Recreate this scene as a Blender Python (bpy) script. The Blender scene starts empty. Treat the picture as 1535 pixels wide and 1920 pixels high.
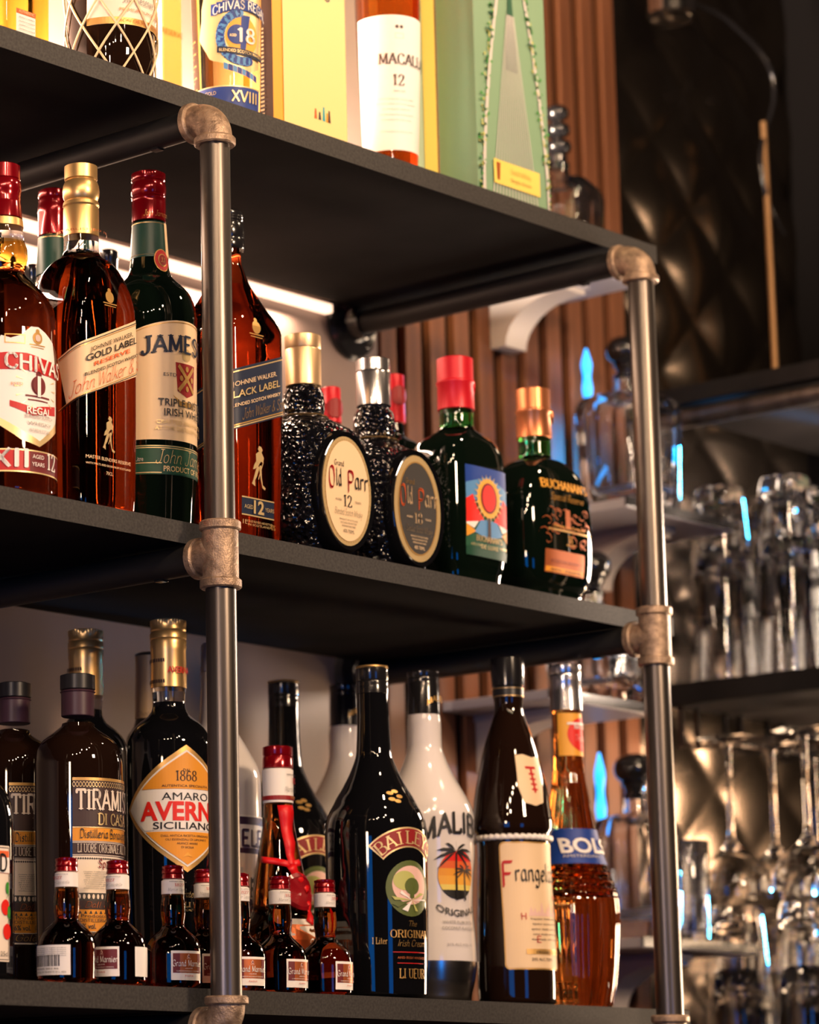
import bpy, bmesh, math, random
import numpy as np
from mathutils import Matrix, Vector

random.seed(7)
SC = bpy.context.scene
COL = SC.collection
ZO = 1.90                      # height of the middle shelf's datum above the bar floor

# ---------------------------------------------------------------- camera
F = 5906.6                     # focal length in pixels of the 1535 x 1920 frame
PX, PY = 84.3, 996.0           # principal point (the photograph is an off-centre crop)
R = np.array([[0.70909954, -0.70510261, -0.00285697],
              [0.13124464, 0.13596745, -0.98198152],
              [0.69278618, 0.69594767, 0.18895539]])      # rows: right, down, forward
CAM = np.array([-1.99376369, -1.82337809, -0.4981625 + ZO])
cd = bpy.data.cameras.new('camera')
cam = bpy.data.objects.new('camera', cd)
COL.objects.link(cam)
SC.camera = cam
M = Matrix(((R[0][0], -R[1][0], -R[2][0], CAM[0]),
            (R[0][1], -R[1][1], -R[2][1], CAM[1]),
            (R[0][2], -R[1][2], -R[2][2], CAM[2]), (0, 0, 0, 1)))
cam.matrix_world = M
cd.sensor_fit = 'HORIZONTAL'
cd.sensor_width = 24.0
cd.lens = F * 24.0 / 1535
cd.shift_x = (767.5 - PX) / 1535
cd.shift_y = (PY - 960) / 1535
cd.clip_start = 0.05
cd.dof.use_dof = True
cd.dof.focus_distance = 2.76
cd.dof.aperture_fstop = 4.7
cd.dof.aperture_blades = 9

# ---------------------------------------------------------------- world, exposure
w = bpy.data.worlds.new('world')
SC.world = w
w.use_nodes = True
w.node_tree.nodes['Background'].inputs[0].default_value = (0.55, 0.42, 0.36, 1)
w.node_tree.nodes['Background'].inputs[1].default_value = 0.012
SC.view_settings.view_transform = 'Standard'
SC.view_settings.look = 'None'
SC.view_settings.exposure = 0.0
SC.view_settings.gamma = 1.0
SC.view_settings.use_curve_mapping = False
SC.cycles.max_bounces = 14
SC.cycles.transmission_bounces = 12
SC.cycles.glossy_bounces = 6
SC.cycles.diffuse_bounces = 3
SC.cycles.transparent_max_bounces = 12
SC.cycles.caustics_refractive = True
SC.cycles.caustics_reflective = False
SC.cycles.sample_clamp_indirect = 6.0
SC.cycles.blur_glossy = 0.5
SC.cycles.use_denoising = True

# ---------------------------------------------------------------- lamps of the bar room, with added soft keys
def area(name, loc, target, sx, sy, power, col):
    ld = bpy.data.lights.new(name, 'AREA')
    ld.shape = 'RECTANGLE'; ld.size = sx; ld.size_y = sy; ld.energy = power; ld.color = col
    o = bpy.data.objects.new(name, ld); COL.objects.link(o)
    o.location = (loc[0], loc[1], loc[2] + ZO)
    d = Vector(target) - Vector(loc)
    o.rotation_euler = d.to_track_quat('-Z', 'Y').to_euler()
    return o
def narrow(o, deg):
    o.data.spread = math.radians(deg)
def bulb(name, loc, power, col, r=0.03):
    ld = bpy.data.lights.new(name, 'POINT')
    ld.energy = power; ld.color = col; ld.shadow_soft_size = r
    o = bpy.data.objects.new(name, ld); COL.objects.link(o)
    o.location = (loc[0], loc[1], loc[2] + ZO)
WARM = (1.0, 0.70, 0.45)
for i, (x, y, z, p) in enumerate([(-1.9, -1.5, 0.95, 17), (-1.6, -1.75, 1.05, 17), (-1.15, -1.5, 1.0, 15),
                                  (-0.75, -1.8, 1.05, 15), (-0.35, -1.45, 1.0, 13), (-2.1, -1.1, 0.85, 11),
                                  (0.10, -0.75, 1.05, 12), (0.80, -0.55, 0.95, 12)]):
    bulb('pendant_bulb', (x, y, z), p * 1.2, WARM, 0.035)
area('soft_key', (-0.2, -2.5, 0.75), (0.25, 0, -0.05), 0.30, 0.30, 50, WARM)  # soft key added to brighten labels and caps below the shelves
area('soft_key', (-2.6, -1.0, 0.10), (0.2, 0, -0.10), 0.22, 0.22, 12, WARM)  # second soft key, added from the left to lift the bottle fronts
area('blue_window_neon', (-3.1, -1.35, -0.50), (0.2, 0, -0.3), 1.00, 1.3, 13, (0.0, 0.24, 0.9))
area('blue_window_neon', (-1.1, -3.3, -0.60), (0.2, 0, -0.3), 0.60, 1.1, 7, (0.0, 0.22, 0.9))

# ---------------------------------------------------------------- materials
def principled(name, col, rough=0.5, metal=0.0, trans=0.0, ior=1.45, emit=None, es=0.0, coat=0.0, spec=None):
    m = bpy.data.materials.new(name); m.use_nodes = True
    b = m.node_tree.nodes['Principled BSDF']
    b.inputs['Base Color'].default_value = (*col, 1)
    b.inputs['Roughness'].default_value = rough
    b.inputs['Metallic'].default_value = metal
    b.inputs['Transmission Weight'].default_value = trans
    b.inputs['IOR'].default_value = ior
    b.inputs['Coat Weight'].default_value = coat
    if spec is not None: b.inputs['Specular IOR Level'].default_value = spec
    if emit:
        b.inputs['Emission Color'].default_value = (*emit, 1)
        b.inputs['Emission Strength'].default_value = es
    return m
def nodes(m): return m.node_tree.nodes, m.node_tree.links, m.node_tree.nodes['Principled BSDF']
def add_noise_col(m, scale, c0, c1, p0=0.35, p1=0.65, stretch=None, detail=6, bump=0.0, kind='noise', bscale=None):
    N, L, b = nodes(m)
    tc = N.new('ShaderNodeTexCoord'); mp = N.new('ShaderNodeMapping')
    L.new(tc.outputs['Object'], mp.inputs['Vector'])
    if stretch: mp.inputs['Scale'].default_value = stretch
    t = N.new('ShaderNodeTexNoise'); t.inputs['Scale'].default_value = scale; t.inputs['Detail'].default_value = detail
    L.new(mp.outputs[0], t.inputs['Vector'])
    if c0 is not None:
        r = N.new('ShaderNodeValToRGB')
        r.color_ramp.elements[0].position = p0; r.color_ramp.elements[1].position = p1
        r.color_ramp.elements[0].color = (*c0, 1); r.color_ramp.elements[1].color = (*c1, 1)
        L.new(t.outputs['Fac'], r.inputs['Fac']); L.new(r.outputs[0], b.inputs['Base Color'])
    if bump:
        bp = N.new('ShaderNodeBump'); bp.inputs['Strength'].default_value = bump; bp.inputs['Distance'].default_value = 0.002
        if kind == 'voronoi':
            v = N.new('ShaderNodeTexVoronoi'); v.inputs['Scale'].default_value = bscale
            L.new(mp.outputs[0], v.inputs['Vector']); L.new(v.outputs['Distance'], bp.inputs['Height'])
        else:
            t2 = N.new('ShaderNodeTexNoise'); t2.inputs['Scale'].default_value = bscale or scale * 3
            L.new(mp.outputs[0], t2.inputs['Vector']); L.new(t2.outputs['Fac'], bp.inputs['Height'])
        L.new(bp.outputs[0], b.inputs['Normal'])
    return m
MT = {}
def mat(name, *a, **k):
    if name not in MT: MT[name] = principled(name, *a, **k)
    return MT[name]
shelf_m = add_noise_col(mat('black_shelf_laminate', (0.012, 0.011, 0.011), 0.85, spec=0.06), 9, (0.010, 0.009, 0.009), (0.017, 0.015, 0.015), bump=0.08, bscale=500)
add_noise_col(mat('lit_edge_tone', (0.05, 0.047, 0.045), 0.55, spec=0.3), 400, (0.030, 0.028, 0.027), (0.062, 0.057, 0.053), 0.3, 0.7)  # light on the board fronts put into a paler colour than the boards
fit_m = add_noise_col(mat('cast_iron_fitting', (0.3, 0.2, 0.13), 0.42, 0.45), 140, (0.19, 0.125, 0.085), (0.52, 0.36, 0.24), 0.3, 0.7, bump=0.35, bscale=700)
pipe_m = add_noise_col(mat('steel_pipe', (0.30, 0.26, 0.23), 0.32, 0.85), 60, (0.095, 0.080, 0.070), (0.20, 0.17, 0.148), 0.3, 0.7, stretch=(1, 1, 0.03), bump=0.05, bscale=500)
mat('black_pipe', (0.018, 0.017, 0.017), 0.5, 0.2)
wall_m = add_noise_col(mat('painted_wall', (0.36, 0.27, 0.23), 0.42), 5, (0.235, 0.168, 0.140), (0.29, 0.205, 0.170))
slat_m = add_noise_col(mat('walnut_slat', (0.28, 0.11, 0.045), 0.55), 30, (0.13, 0.046, 0.020), (0.27, 0.100, 0.042), stretch=(1, 1, 0.06))
mat('black_felt', (0.008, 0.007, 0.007), 0.95, spec=0.03)
mat('white_corbel', (0.62, 0.55, 0.50), 0.6)
mat('grey_board', (0.36, 0.34, 0.38), 0.45)
mat('led_diffuser', (1, 0.9, 0.8), 0.5, emit=(1.0, 0.66, 0.45), es=2.0)
mat('blue_lamp_glass', (0.1, 0.5, 1.0), 0.3, emit=(0.01, 0.30, 0.9), es=2.8)
mat('warm_tube', (1, 0.8, 0.6), 0.4, emit=(1.0, 0.66, 0.40), es=14)
mat('smoked_mirror', (0.23, 0.185, 0.15), 0.26, 1.0)
mat('clear_glass', (0.98, 0.98, 0.98), 0.0, 0, 1.0, 1.48)
mat('crystal', (0.93, 0.95, 0.99), 0.0, 0, 1.0, 1.5)
mat('chrome', (0.75, 0.70, 0.66), 0.12, 1.0)
mat('brass', (0.30, 0.17, 0.08), 0.5, 0.8)
mat('black_plastic', (0.012, 0.011, 0.012), 0.18, coat=0.5)
mat('black_satin', (0.015, 0.014, 0.016), 0.32)
mat('gold_cap', (0.86, 0.55, 0.22), 0.33, 0.85)
mat('pale_gold_cap', (0.92, 0.62, 0.34), 0.38, 0.85)
mat('silver_cap', (0.62, 0.60, 0.62), 0.22, 0.95)
mat('red_cap', (0.26, 0.002, 0.008), 0.16, 0.45, coat=0.5)
mat('scarlet_cap', (0.60, 0.008, 0.02), 0.38, 0.15)
mat('copper_cap', (0.62, 0.22, 0.09), 0.32, 0.8)
mat('purple_sleeve', (0.055, 0.022, 0.035), 0.4)
mat('green_sleeve', (0.012, 0.055, 0.04), 0.35)
mat('lavender_cap', (0.58, 0.55, 0.66), 0.4)
mat('beige_cap', (0.50, 0.33, 0.17), 0.4)
def glassy(name, col, rough=0.0, ior=1.42):
    return mat(name, col, rough, 0, 1.0, ior)
glassy('amber_liquid', (0.34, 0.035, 0.004))
glassy('red_amber_liquid', (0.42, 0.035, 0.006))
glassy('dark_amber_liquid', (0.26, 0.040, 0.010))
glassy('brown_glass', (0.42, 0.12, 0.02))
glassy('deep_brown_liquid', (0.10, 0.012, 0.004))
glassy('golden_liquid', (1.0, 0.50, 0.06))
glassy('pale_amber', (1.0, 0.66, 0.25))
glassy('bottle_glass', (0.93, 0.93, 0.90), 0.0, 1.45)
glassy('green_glass', (0.05, 0.35, 0.06))
glassy('orange_glass', (0.80, 0.24, 0.04))
glassy('ice_glass', (0.80, 0.88, 1.0), 0.0, 1.48)
mat('dark_glass', (0.004, 0.004, 0.005), 0.02, 0, 0, 1.5, coat=0.25)
mat('dark_green_glass', (0.002, 0.005, 0.003), 0.02, 0, 0, 1.5, coat=0.6)
mat('cream_brown_glass', (0.012, 0.005, 0.003), 0.02, 0, 0, 1.48, coat=0.15)
mat('white_enamel', (0.80, 0.73, 0.70), 0.12, coat=0.8)
crk = mat('crackle_glass', (0.004, 0.004, 0.006), 0.03, 0, 0, 1.5, coat=0.0)
add_noise_col(crk, 10, None, None, bump=1.0, kind='voronoi', bscale=190)
nodes(crk)[2].inputs['Base Color'].default_value = (0.004, 0.004, 0.006, 1)
for _n in ('Bump',):
    for nn in crk.node_tree.nodes:
        if nn.bl_idname == 'ShaderNodeBump': nn.inputs['Distance'].default_value = 0.004
# inks and papers
INK = {
    'cream': (0.86, 0.62, 0.37), 'paper': (0.90, 0.76, 0.62), 'white': (0.92, 0.86, 0.80), 'gold': (0.72, 0.42, 0.13),
    'palegold': (0.90, 0.66, 0.32), 'black': (0.012, 0.010, 0.010), 'navy': (0.012, 0.020, 0.05), 'red': (0.55, 0.012, 0.015),
    'brightred': (0.80, 0.02, 0.012), 'orangered': (0.80, 0.13, 0.03), 'green': (0.010, 0.065, 0.035), 'brown': (0.055, 0.028, 0.026),
    'orange': (0.86, 0.34, 0.03), 'grey': (0.35, 0.32, 0.30), 'maroon': (0.16, 0.016, 0.02), 'blue': (0.02, 0.05, 0.25),
    'skyblue': (0.10, 0.28, 0.55), 'yellow': (0.85, 0.65, 0.14), 'copper': (0.60, 0.16, 0.05), 'olive': (0.10, 0.13, 0.03),
    'lime': (0.50, 0.50, 0.15), 'darkred': (0.28, 0.01, 0.012), 'sage': (0.22, 0.36, 0.22), 'palegreen': (0.50, 0.62, 0.42),
    'leaf': (0.05, 0.30, 0.04), 'darkgreen': (0.02, 0.10, 0.05), 'charcoal': (0.05, 0.045, 0.042), 'silver': (0.62, 0.58, 0.54),
    'pink': (0.82, 0.52, 0.44), 'amber': (0.90, 0.42, 0.05), 'paleyellow': (0.92, 0.72, 0.30), 'purple': (0.05, 0.018, 0.05),
    'cobalt': (0.01, 0.05, 0.30), 'teal': (0.02, 0.35, 0.40)}
METAL = {'gold', 'palegold', 'copper'}
def ink(n):
    return mat('ink_' + n, INK[n], 0.38 if n in METAL else 0.5, 0.55 if n in METAL else 0.0)

# ---------------------------------------------------------------- object helpers
def link(name, me, m, parent=None, loc=None, smooth=None):
    o = bpy.data.objects.new(name, me); COL.objects.link(o)
    for x in (m if isinstance(m, (list, tuple)) else [m]): me.materials.append(MT[x] if isinstance(x, str) else x)
    if parent is not None: o.parent = parent
    if loc is not None: o.location = loc
    if smooth is not None:
        for p in me.polygons: p.use_smooth = True
        me.set_sharp_from_angle(angle=math.radians(smooth))
    return o
def mesh(verts, faces, mi=None):
    me = bpy.data.meshes.new('m'); me.from_pydata([tuple(map(float, v)) for v in verts], [], faces)
    if mi is not None: me.polygons.foreach_set('material_index', mi)
    me.validate(); me.update()
    return me
def empty(name, loc, rz=0.0, label=None, cat=None, group=None):
    o = bpy.data.objects.new(name, None); COL.objects.link(o)
    o.empty_display_size = 0.05
    o.location = (loc[0], loc[1], loc[2] + ZO); o.rotation_euler = (0, 0, rz)
    tag(o, label, cat, group)
    return o
def tag(o, label=None, cat=None, group=None, kind=None):
    if label: o['label'] = label
    if cat: o['category'] = cat
    if group: o['group'] = group
    if kind: o['kind'] = kind
    return o
def box_me(x0, x1, y0, y1, z0, z1, bev=0.0):
    bm = bmesh.new(); bmesh.ops.create_cube(bm, size=1.0)
    for v in bm.verts:
        v.co.x = x0 if v.co.x < 0 else x1; v.co.y = y0 if v.co.y < 0 else y1; v.co.z = z0 if v.co.z < 0 else z1
    if bev: bmesh.ops.bevel(bm, geom=bm.edges[:], offset=bev, segments=2, affect='EDGES', profile=0.5)
    me = bpy.data.meshes.new('m'); bm.to_mesh(me); bm.free(); return me
def lathe_me(prof, seg=40, close=True):
    """prof: list of (z, r); revolve about Z"""
    V, Fc = [], []
    for z, r in prof:
        for i in range(seg):
            a = 2 * math.pi * i / seg; V.append((r * math.cos(a), r * math.sin(a), z))
    n = len(prof)
    for j in range(n - 1):
        for i in range(seg):
            k = (i + 1) % seg
            Fc.append((j * seg + i, j * seg + k, (j + 1) * seg + k, (j + 1) * seg + i))
    if close:
        Fc.append(tuple(range(seg))[::-1]); Fc.append(tuple((n - 1) * seg + i for i in range(seg)))
    return mesh(V, Fc)
def tube_me(pts, r, seg=16, cap=True):
    """tube along a polyline; r may be a list"""
    P = [Vector(p) for p in pts]; rr = r if isinstance(r, (list, tuple)) else [r] * len(P)
    V, Fc = [], []; up = None
    for i, p in enumerate(P):
        t = (P[min(i + 1, len(P) - 1)] - P[max(i - 1, 0)]).normalized()
        if up is None: up = Vector((0, 0, 1)) if abs(t.z) < 0.9 else Vector((1, 0, 0))
        s = t.cross(up).normalized(); up = s.cross(t).normalized()
        for k in range(seg):
            a = 2 * math.pi * k / seg; V.append(p + (s * math.cos(a) + up * math.sin(a)) * rr[i])
    for j in range(len(P) - 1):
        for k in range(seg):
            q = (k + 1) % seg; Fc.append((j * seg + k, j * seg + q, (j + 1) * seg + q, (j + 1) * seg + k))
    if cap:
        Fc.append(tuple(range(seg))[::-1]); Fc.append(tuple((len(P) - 1) * seg + k for k in range(seg)))
    me = mesh(V, Fc)
    bm = bmesh.new(); bm.from_mesh(me); bmesh.ops.recalc_face_normals(bm, faces=bm.faces[:]); bm.to_mesh(me); bm.free()
    return me
def join_me(mes, dels=None):
    bm = bmesh.new()
    for m_ in mes: bm.from_mesh(m_)
    me = bpy.data.meshes.new('m'); bm.to_mesh(me); bm.free(); return me
def pchip(x, y, xs):
    x = np.array(x, float); y = np.array(y, float); h = np.diff(x); d = np.diff(y) / h
    m = np.zeros(len(x)); m[0] = d[0]; m[-1] = d[-1]
    for i in range(1, len(x) - 1):
        if d[i - 1] * d[i] > 0:
            w1 = 2 * h[i] + h[i - 1]; w2 = h[i] + 2 * h[i - 1]
            m[i] = (w1 + w2) / (w1 / d[i - 1] + w2 / d[i])
    k = np.clip(np.searchsorted(x, xs) - 1, 0, len(h) - 1); t = (xs - x[k]) / h[k]
    return ((1 + 2 * t) * (1 - t) ** 2 * y[k] + t * (1 - t) ** 2 * h[k] * m[k] + t * t * (3 - 2 * t) * y[k + 1] + t * t * (t - 1) * h[k] * m[k + 1])

# pixel -> world on a real plane (used for measuring, everything stands where it really is)
def ray(px, py): return R.T @ np.array([(px - PX) / F, (py - PY) / F, 1.0])
def onY(px, py, Y):
    r = ray(px, py); return CAM + r * ((Y - CAM[1]) / r[1])
def proj(p):
    c = R @ (np.asarray(p, float) - CAM); return PX + F * c[0] / c[2], PY + F * c[1] / c[2], c[2]
def proj_many(Pm):
    c = (Pm - CAM) @ R.T; return PX + F * c[..., 0] / c[..., 2], PY + F * c[..., 1] / c[..., 2], c[..., 2]

# ---------------------------------------------------------------- lettering
G = {  # pen-stroke alphabet: width | strokes ; '~' = curved stroke (grid: cap height 10, x-height 6)
'A': '8|0,0 4,10|4,10 8,0|1.6,3.6 6.4,3.6', 'B': '7.4|1,0 1,10|~1,10 4.5,10 6.2,8.8 6.2,6.6 4.6,5.4 1,5.3|~1,5.3 4.6,5.2 6.8,4 7,1.8 5.4,.2 1,0',
'C': '8|~7.4,7.6 6.4,9.6 4.2,10 1.6,8.6 .8,5 1.6,1.4 4.2,0 6.6,.4 7.6,2.4', 'D': '8.2|1,0 1,10|~1,10 4.4,10 7,8.4 7.8,5 7,1.6 4.4,0 1,0',
'E': '6.8|1,0 1,10|1,10 6.2,10|1,5.2 5,5.2|1,0 6.4,0', 'F': '6.4|1,0 1,10|1,10 6.2,10|1,5.2 5,5.2',
'G': '8.6|~7.4,7.6 6.4,9.6 4.2,10 1.6,8.6 .8,5 1.6,1.4 4.2,0 6.4,.2 7.6,1.4|7.6,1.4 7.6,4.6|5.4,4.6 8.4,4.6',
'H': '8.4|1,0 1,10|7.4,0 7.4,10|1,5.2 7.4,5.2', 'I': '3|1.5,0 1.5,10', 'J': '6|~4.4,10 4.4,3 3.8,.6 2,-.4 .5,.4 .4,1.8|2.6,10 6,10',
'K': '7.6|1,0 1,10|7,10 1.2,4.4|3,6 7.4,0', 'L': '6.4|1,0 1,10|1,0 6.2,0 6.2,1.8', 'M': '10|1,0 1.4,10|1.4,10 5,1|5,1 8.6,10|8.6,10 9,0',
'N': '8.6|1,0 1,10|1,10 7.6,0|7.6,0 7.6,10', 'O': '9|~4.5,10 1.8,9 .7,5 1.8,1 4.5,0 7.2,1 8.3,5 7.2,9 4.5,10', 'P': '7|1,0 1,10|~1,10 4.6,10 6.6,9 6.8,6.8 5,5 1,4.8',
'R': '7.8|1,0 1,10|~1,10 4.6,10 6.4,9 6.6,6.9 5,5.2 1,5|4.2,5 7.4,0', 'S': '7|~6.2,8 5.2,9.6 3.4,10 1.6,9.2 1.2,7.4 2.4,6 4.8,4.8 6.4,3.2 6.2,1.2 4.4,0 2.2,.1 .8,1.8',
'T': '7.6|3.8,0 3.8,10|.3,8.4 .3,10 7.3,10 7.3,8.4', 'U': '8.2|~1,10 1,3 1.8,.8 4.1,0 6.4,.8 7.2,3 7.2,10', 'V': '8|0,10 4,0|4,0 8,10',
'W': '11|0,10 2.8,0|2.8,0 5.5,9|5.5,9 8.2,0|8.2,0 11,10', 'X': '7.6|.4,0 7.2,10|.4,10 7.2,0', 'Y': '7.6|0,10 3.8,5|3.8,5 7.6,10|3.8,0 3.8,5', 'Z': '7|.6,10 6.4,10 .6,0 6.6,0',
'0': '7|~3.5,10 1.4,9 .7,5 1.4,1 3.5,0 5.6,1 6.3,5 5.6,9 3.5,10', '1': '4.4|2.4,0 2.4,10|2.4,10 .8,8.6', '2': '7|~.9,7.6 1.6,9.5 3.6,10 5.6,9.2 6,7.2 4.6,4.6 .8,0|.8,0 6.4,0 6.4,1.6',
'6': '7|~5.8,8.8 4,10 1.8,8.4 .8,4 1.4,1 3.5,0 5.6,1 6.2,3.2 5.2,5.4 3.4,5.8 1.2,4', '7': '6.6|.6,8.6 .6,10 6.2,10|~6.2,10 3.6,5 2.6,0',
'8': '7|~3.5,5.4 1.6,6.4 1.2,8 1.9,9.6 3.5,10 5.1,9.6 5.8,8 5.4,6.4 3.5,5.4 1.3,4.4 .6,2.4 1.4,.6 3.5,0 5.6,.6 6.4,2.4 5.7,4.4 3.5,5.4',
'a': '6|~5,4.6 4,6 2,5.8 .8,3.6 .8,1.4 2,.1 3.8,.8 5,2.6|~5,6 5,1 5.4,.1 6.4,.6', 'b': '6|1,10 1,.4|~1,4.6 2.6,6 4.6,5.6 5.4,3 4.6,.6 2.6,0 1,.6', 'c': '5.4|~5,5 3.6,6 1.8,5.4 .8,3 1.6,.6 3.4,0 5.2,1',
'd': '6.2|~5,4.6 3.6,6 1.8,5.6 .8,3 1.8,.4 3.6,.2 5,1.4|5,10 5,1 5.8,0', 'e': '5.6|~1,3 5,3.6 4.4,5.6 3,6 1.4,5 .8,3 1.4,.8 3.2,0 5.2,1', 'f': '4|~4.6,9.2 3.4,10 2.2,9 2,7|2,7.4 2,-1|.6,6 4,6',
'g': '6|~5,5 3.4,6 1.6,5.4 .8,3.4 1.6,1 3.4,.8 5,2|~5,6 5,-1 4.2,-3 2.4,-3.4 .8,-2.4', 'h': '6.2|1,0 1,10|~1,4 2.6,6 4.6,5.6 5,4 5,.4|5,.8 6,0', 'i': '3|1.2,6 1.2,.8 2.2,0|1.2,8.6 1.5,8.2',
'k': '5.8|1,0 1,10|5,6 1.4,2.8|2.4,3.8 5.6,0', 'l': '3|1.2,10 1.2,.8 2.2,0', 'm': '9.4|1,6 1,0|~1,4 2.6,6 4.4,5.6 4.8,4 4.8,0|~4.8,4 6.4,6 8.2,5.6 8.6,4 8.6,.8|8.6,.8 9.4,0',
'n': '6.2|1,6 1,0|~1,4 2.6,6 4.6,5.6 5,4 5,.8|5,.8 6,0', 'o': '6|~3,6 1.4,5.2 .8,3 1.4,.8 3,0 4.6,.8 5.2,3 4.6,5.2 3,6', 'p': '6.2|1,6 1,-3.6|~1,4.8 2.8,6 4.6,5.4 5.4,3 4.6,.6 2.8,0 1,1',
'r': '4.6|1,6 1,0|~1,3.6 2.4,5.8 4.6,5.6', 's': '5|~4.6,5 3.2,6 1.4,5.4 1.2,4.2 3,3.2 4.4,2.2 4.2,.6 2.6,0 .8,.8', 't': '4|1.8,8.6 1.8,1 3,0 4,.6|.4,6 3.8,6',
'u': '6.2|~1,6 1,1.6 2,.2 3.8,.6 5,2|5,6 5,.8 6,0', 'v': '6|1,6 3,0|3,0 5,6', 'w': '8.6|.8,6 2.4,0|2.4,0 4.3,5|4.3,5 6.2,0|6.2,0 7.8,6', 'y': '6|1,6 3.2,.6|~5.2,6 3.2,.6 1.6,-3 .2,-3.2',
' ': '3.4|', '.': '2.4|1,0 1.3,.3', '&': '8|~7.4,3.4 5,.4 2.6,0 .9,1.6 1.4,4 4.6,6.6 5,9 3.6,10 2,9 2.4,6.6 7.6,0', '-': '4|.6,3.6 3.4,3.6', "'": '2|1,10 .7,8', '%': '7|.4,0 6.6,10|1.2,9 2,8|5,2 5.8,1'}
def cr(pts, n=4):
    P = np.array(pts, float)
    if len(P) < 3: return P
    Q = np.vstack([2 * P[0] - P[1], P, 2 * P[-1] - P[-2]]); out = []
    for i in range(1, len(Q) - 2):
        for k in range(n):
            t = k / n
            out.append(0.5 * (2 * Q[i] + (Q[i + 1] - Q[i - 1]) * t + (2 * Q[i - 1] - 5 * Q[i] + 4 * Q[i + 1] - Q[i + 2]) * t * t + (3 * Q[i] - Q[i - 1] - 3 * Q[i + 1] + Q[i + 2]) * t ** 3))
    out.append(Q[-2]); return np.array(out)
PEN = {'serif': ((0.80, 0.0), 0.34, 0.0, True), 'bold': ((1.0, 0.15), 0.75, 0.0, False), 'slab': ((1.05, 0.0), 0.65, 0.0, True),
       'black': ((0.62, 0.62), 0.28, 0.0, False), 'script': ((0.28, 0.20), 0.26, 0.30, False), 'thin': ((0.3, 0.1), 0.35, 0.0, False)}
def pen_text(s, style):
    nib, tmin, slant, serif = PEN[style]; nib = np.array(nib)
    V, Fc, x = [], [], 0.0
    def quad(a, b, c, d):
        k = len(V); V.extend([a, b, c, d]); Fc.append((k, k + 1, k + 2, k + 3))
    for ch in s:
        if ch not in G: ch = ' '
        wd, *st = G[ch].split('|')
        for q in st:
            if not q: continue
            cv = q[0] == '~'; P = np.array([[float(t) for t in p.split(',')] for p in q.lstrip('~').split()])
            if cv: P = cr(P, 4)
            P = P + [x, 0]
            for i in range(len(P) - 1):
                a, b = P[i], P[i + 1]; d = b - a; L_ = np.hypot(*d)
                if L_ < 1e-6: continue
                quad(a - nib, a + nib, b + nib, b - nib)
                nn = np.array([-d[1], d[0]]) / L_ * tmin; e = d / L_ * tmin * 0.5
                quad(a - nn - e, b - nn + e, b + nn + e, a + nn - e)
            if serif and not cv or (serif and ch in 'UJ'):
                for (p, o) in ((P[0], P[1]), (P[-1], P[-2])):
                    if abs(p[1] - o[1]) > abs(p[0] - o[0]) * 0.6 and (abs(p[1]) < 0.1 or abs(p[1] - 10) < 0.1) and ch not in 'TEFLZ2' or (ch in 'TEFL' and abs(p[0] - o[0]) < 0.01 and abs(p[1] - o[1]) > 5):
                        sg = 1 if p[1] < 5 else -1
                        quad(p + [-1.9, 0], p + [1.9, 0], p + [1.9, sg * 0.55], p + [-1.9, sg * 0.55])
        x += float(wd) + (0.55 if style == 'script' else 1.4 if style not in ('black',) else 1.0)
    V = np.array(V) if V else np.zeros((0, 2))
    if slant and len(V): V[:, 0] += V[:, 1] * slant
    return V / 10.0, Fc, x / 10.0
_tc = {}
def sans_text(s, off=0.0):
    key = (s, off)
    if key not in _tc:
        c = bpy.data.curves.new('t', 'FONT'); c.body = s; c.size = 1.0; c.offset = off; c.resolution_u = 3
        o = bpy.data.objects.new('t', c); COL.objects.link(o)
        dg = bpy.context.evaluated_depsgraph_get(); me = o.evaluated_get(dg).to_mesh()
        V = np.array([v.co[:2] for v in me.vertices]) if len(me.vertices) else np.zeros((0, 2)); Fc = [tuple(p.vertices) for p in me.polygons]
        o.evaluated_get(dg).to_mesh_clear()
        bpy.data.objects.remove(o); bpy.data.curves.remove(c)
        if len(V):
            V[:, 0] -= V[:, 0].min(); V = V / 0.72
            wd = V[:, 0].max()
        else: wd = 1
        _tc[key] = (V, Fc, wd)
    V, Fc, wd = _tc[key]
    return V.copy(), Fc, wd
def slice_mesh(V, Fc, mi, du, dv=None):
    """cut flat 2-D faces along vertical (and horizontal) lines so they can follow a curved surface"""
    bm = bmesh.new(); vs = [bm.verts.new((v[0], v[1], v[2] if len(v) > 2 else 0)) for v in V]
    for f, m_ in zip(Fc, mi):
        try: bf = bm.faces.new([vs[i] for i in f]); bf.material_index = m_
        except ValueError: pass
    bmesh.ops.triangulate(bm, faces=bm.faces[:])
    if len(V):
        for ax, d in ((0, du), (1, dv)):
            if not d: continue
            lo, hi = V[:, ax].min(), V[:, ax].max(); n = int((hi - lo) / d)
            for k in range(1, n + 1):
                no = (1, 0, 0) if ax == 0 else (0, 1, 0)
                co = [0, 0, 0]; co[ax] = lo + (hi - lo) * k / (n + 1)
                bmesh.ops.bisect_plane(bm, geom=bm.verts[:] + bm.edges[:] + bm.faces[:], plane_co=co, plane_no=no)
    bmesh.ops.triangulate(bm, faces=bm.faces[:])
    bm.verts.index_update()
    Vo = np.array([v.co[:] for v in bm.verts]) if len(bm.verts) else np.zeros((0, 3)); Fo = [tuple(v.index for v in f.verts) for f in bm.faces]; mo = [f.material_index for f in bm.faces]
    bm.free(); return Vo, Fo, mo

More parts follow.
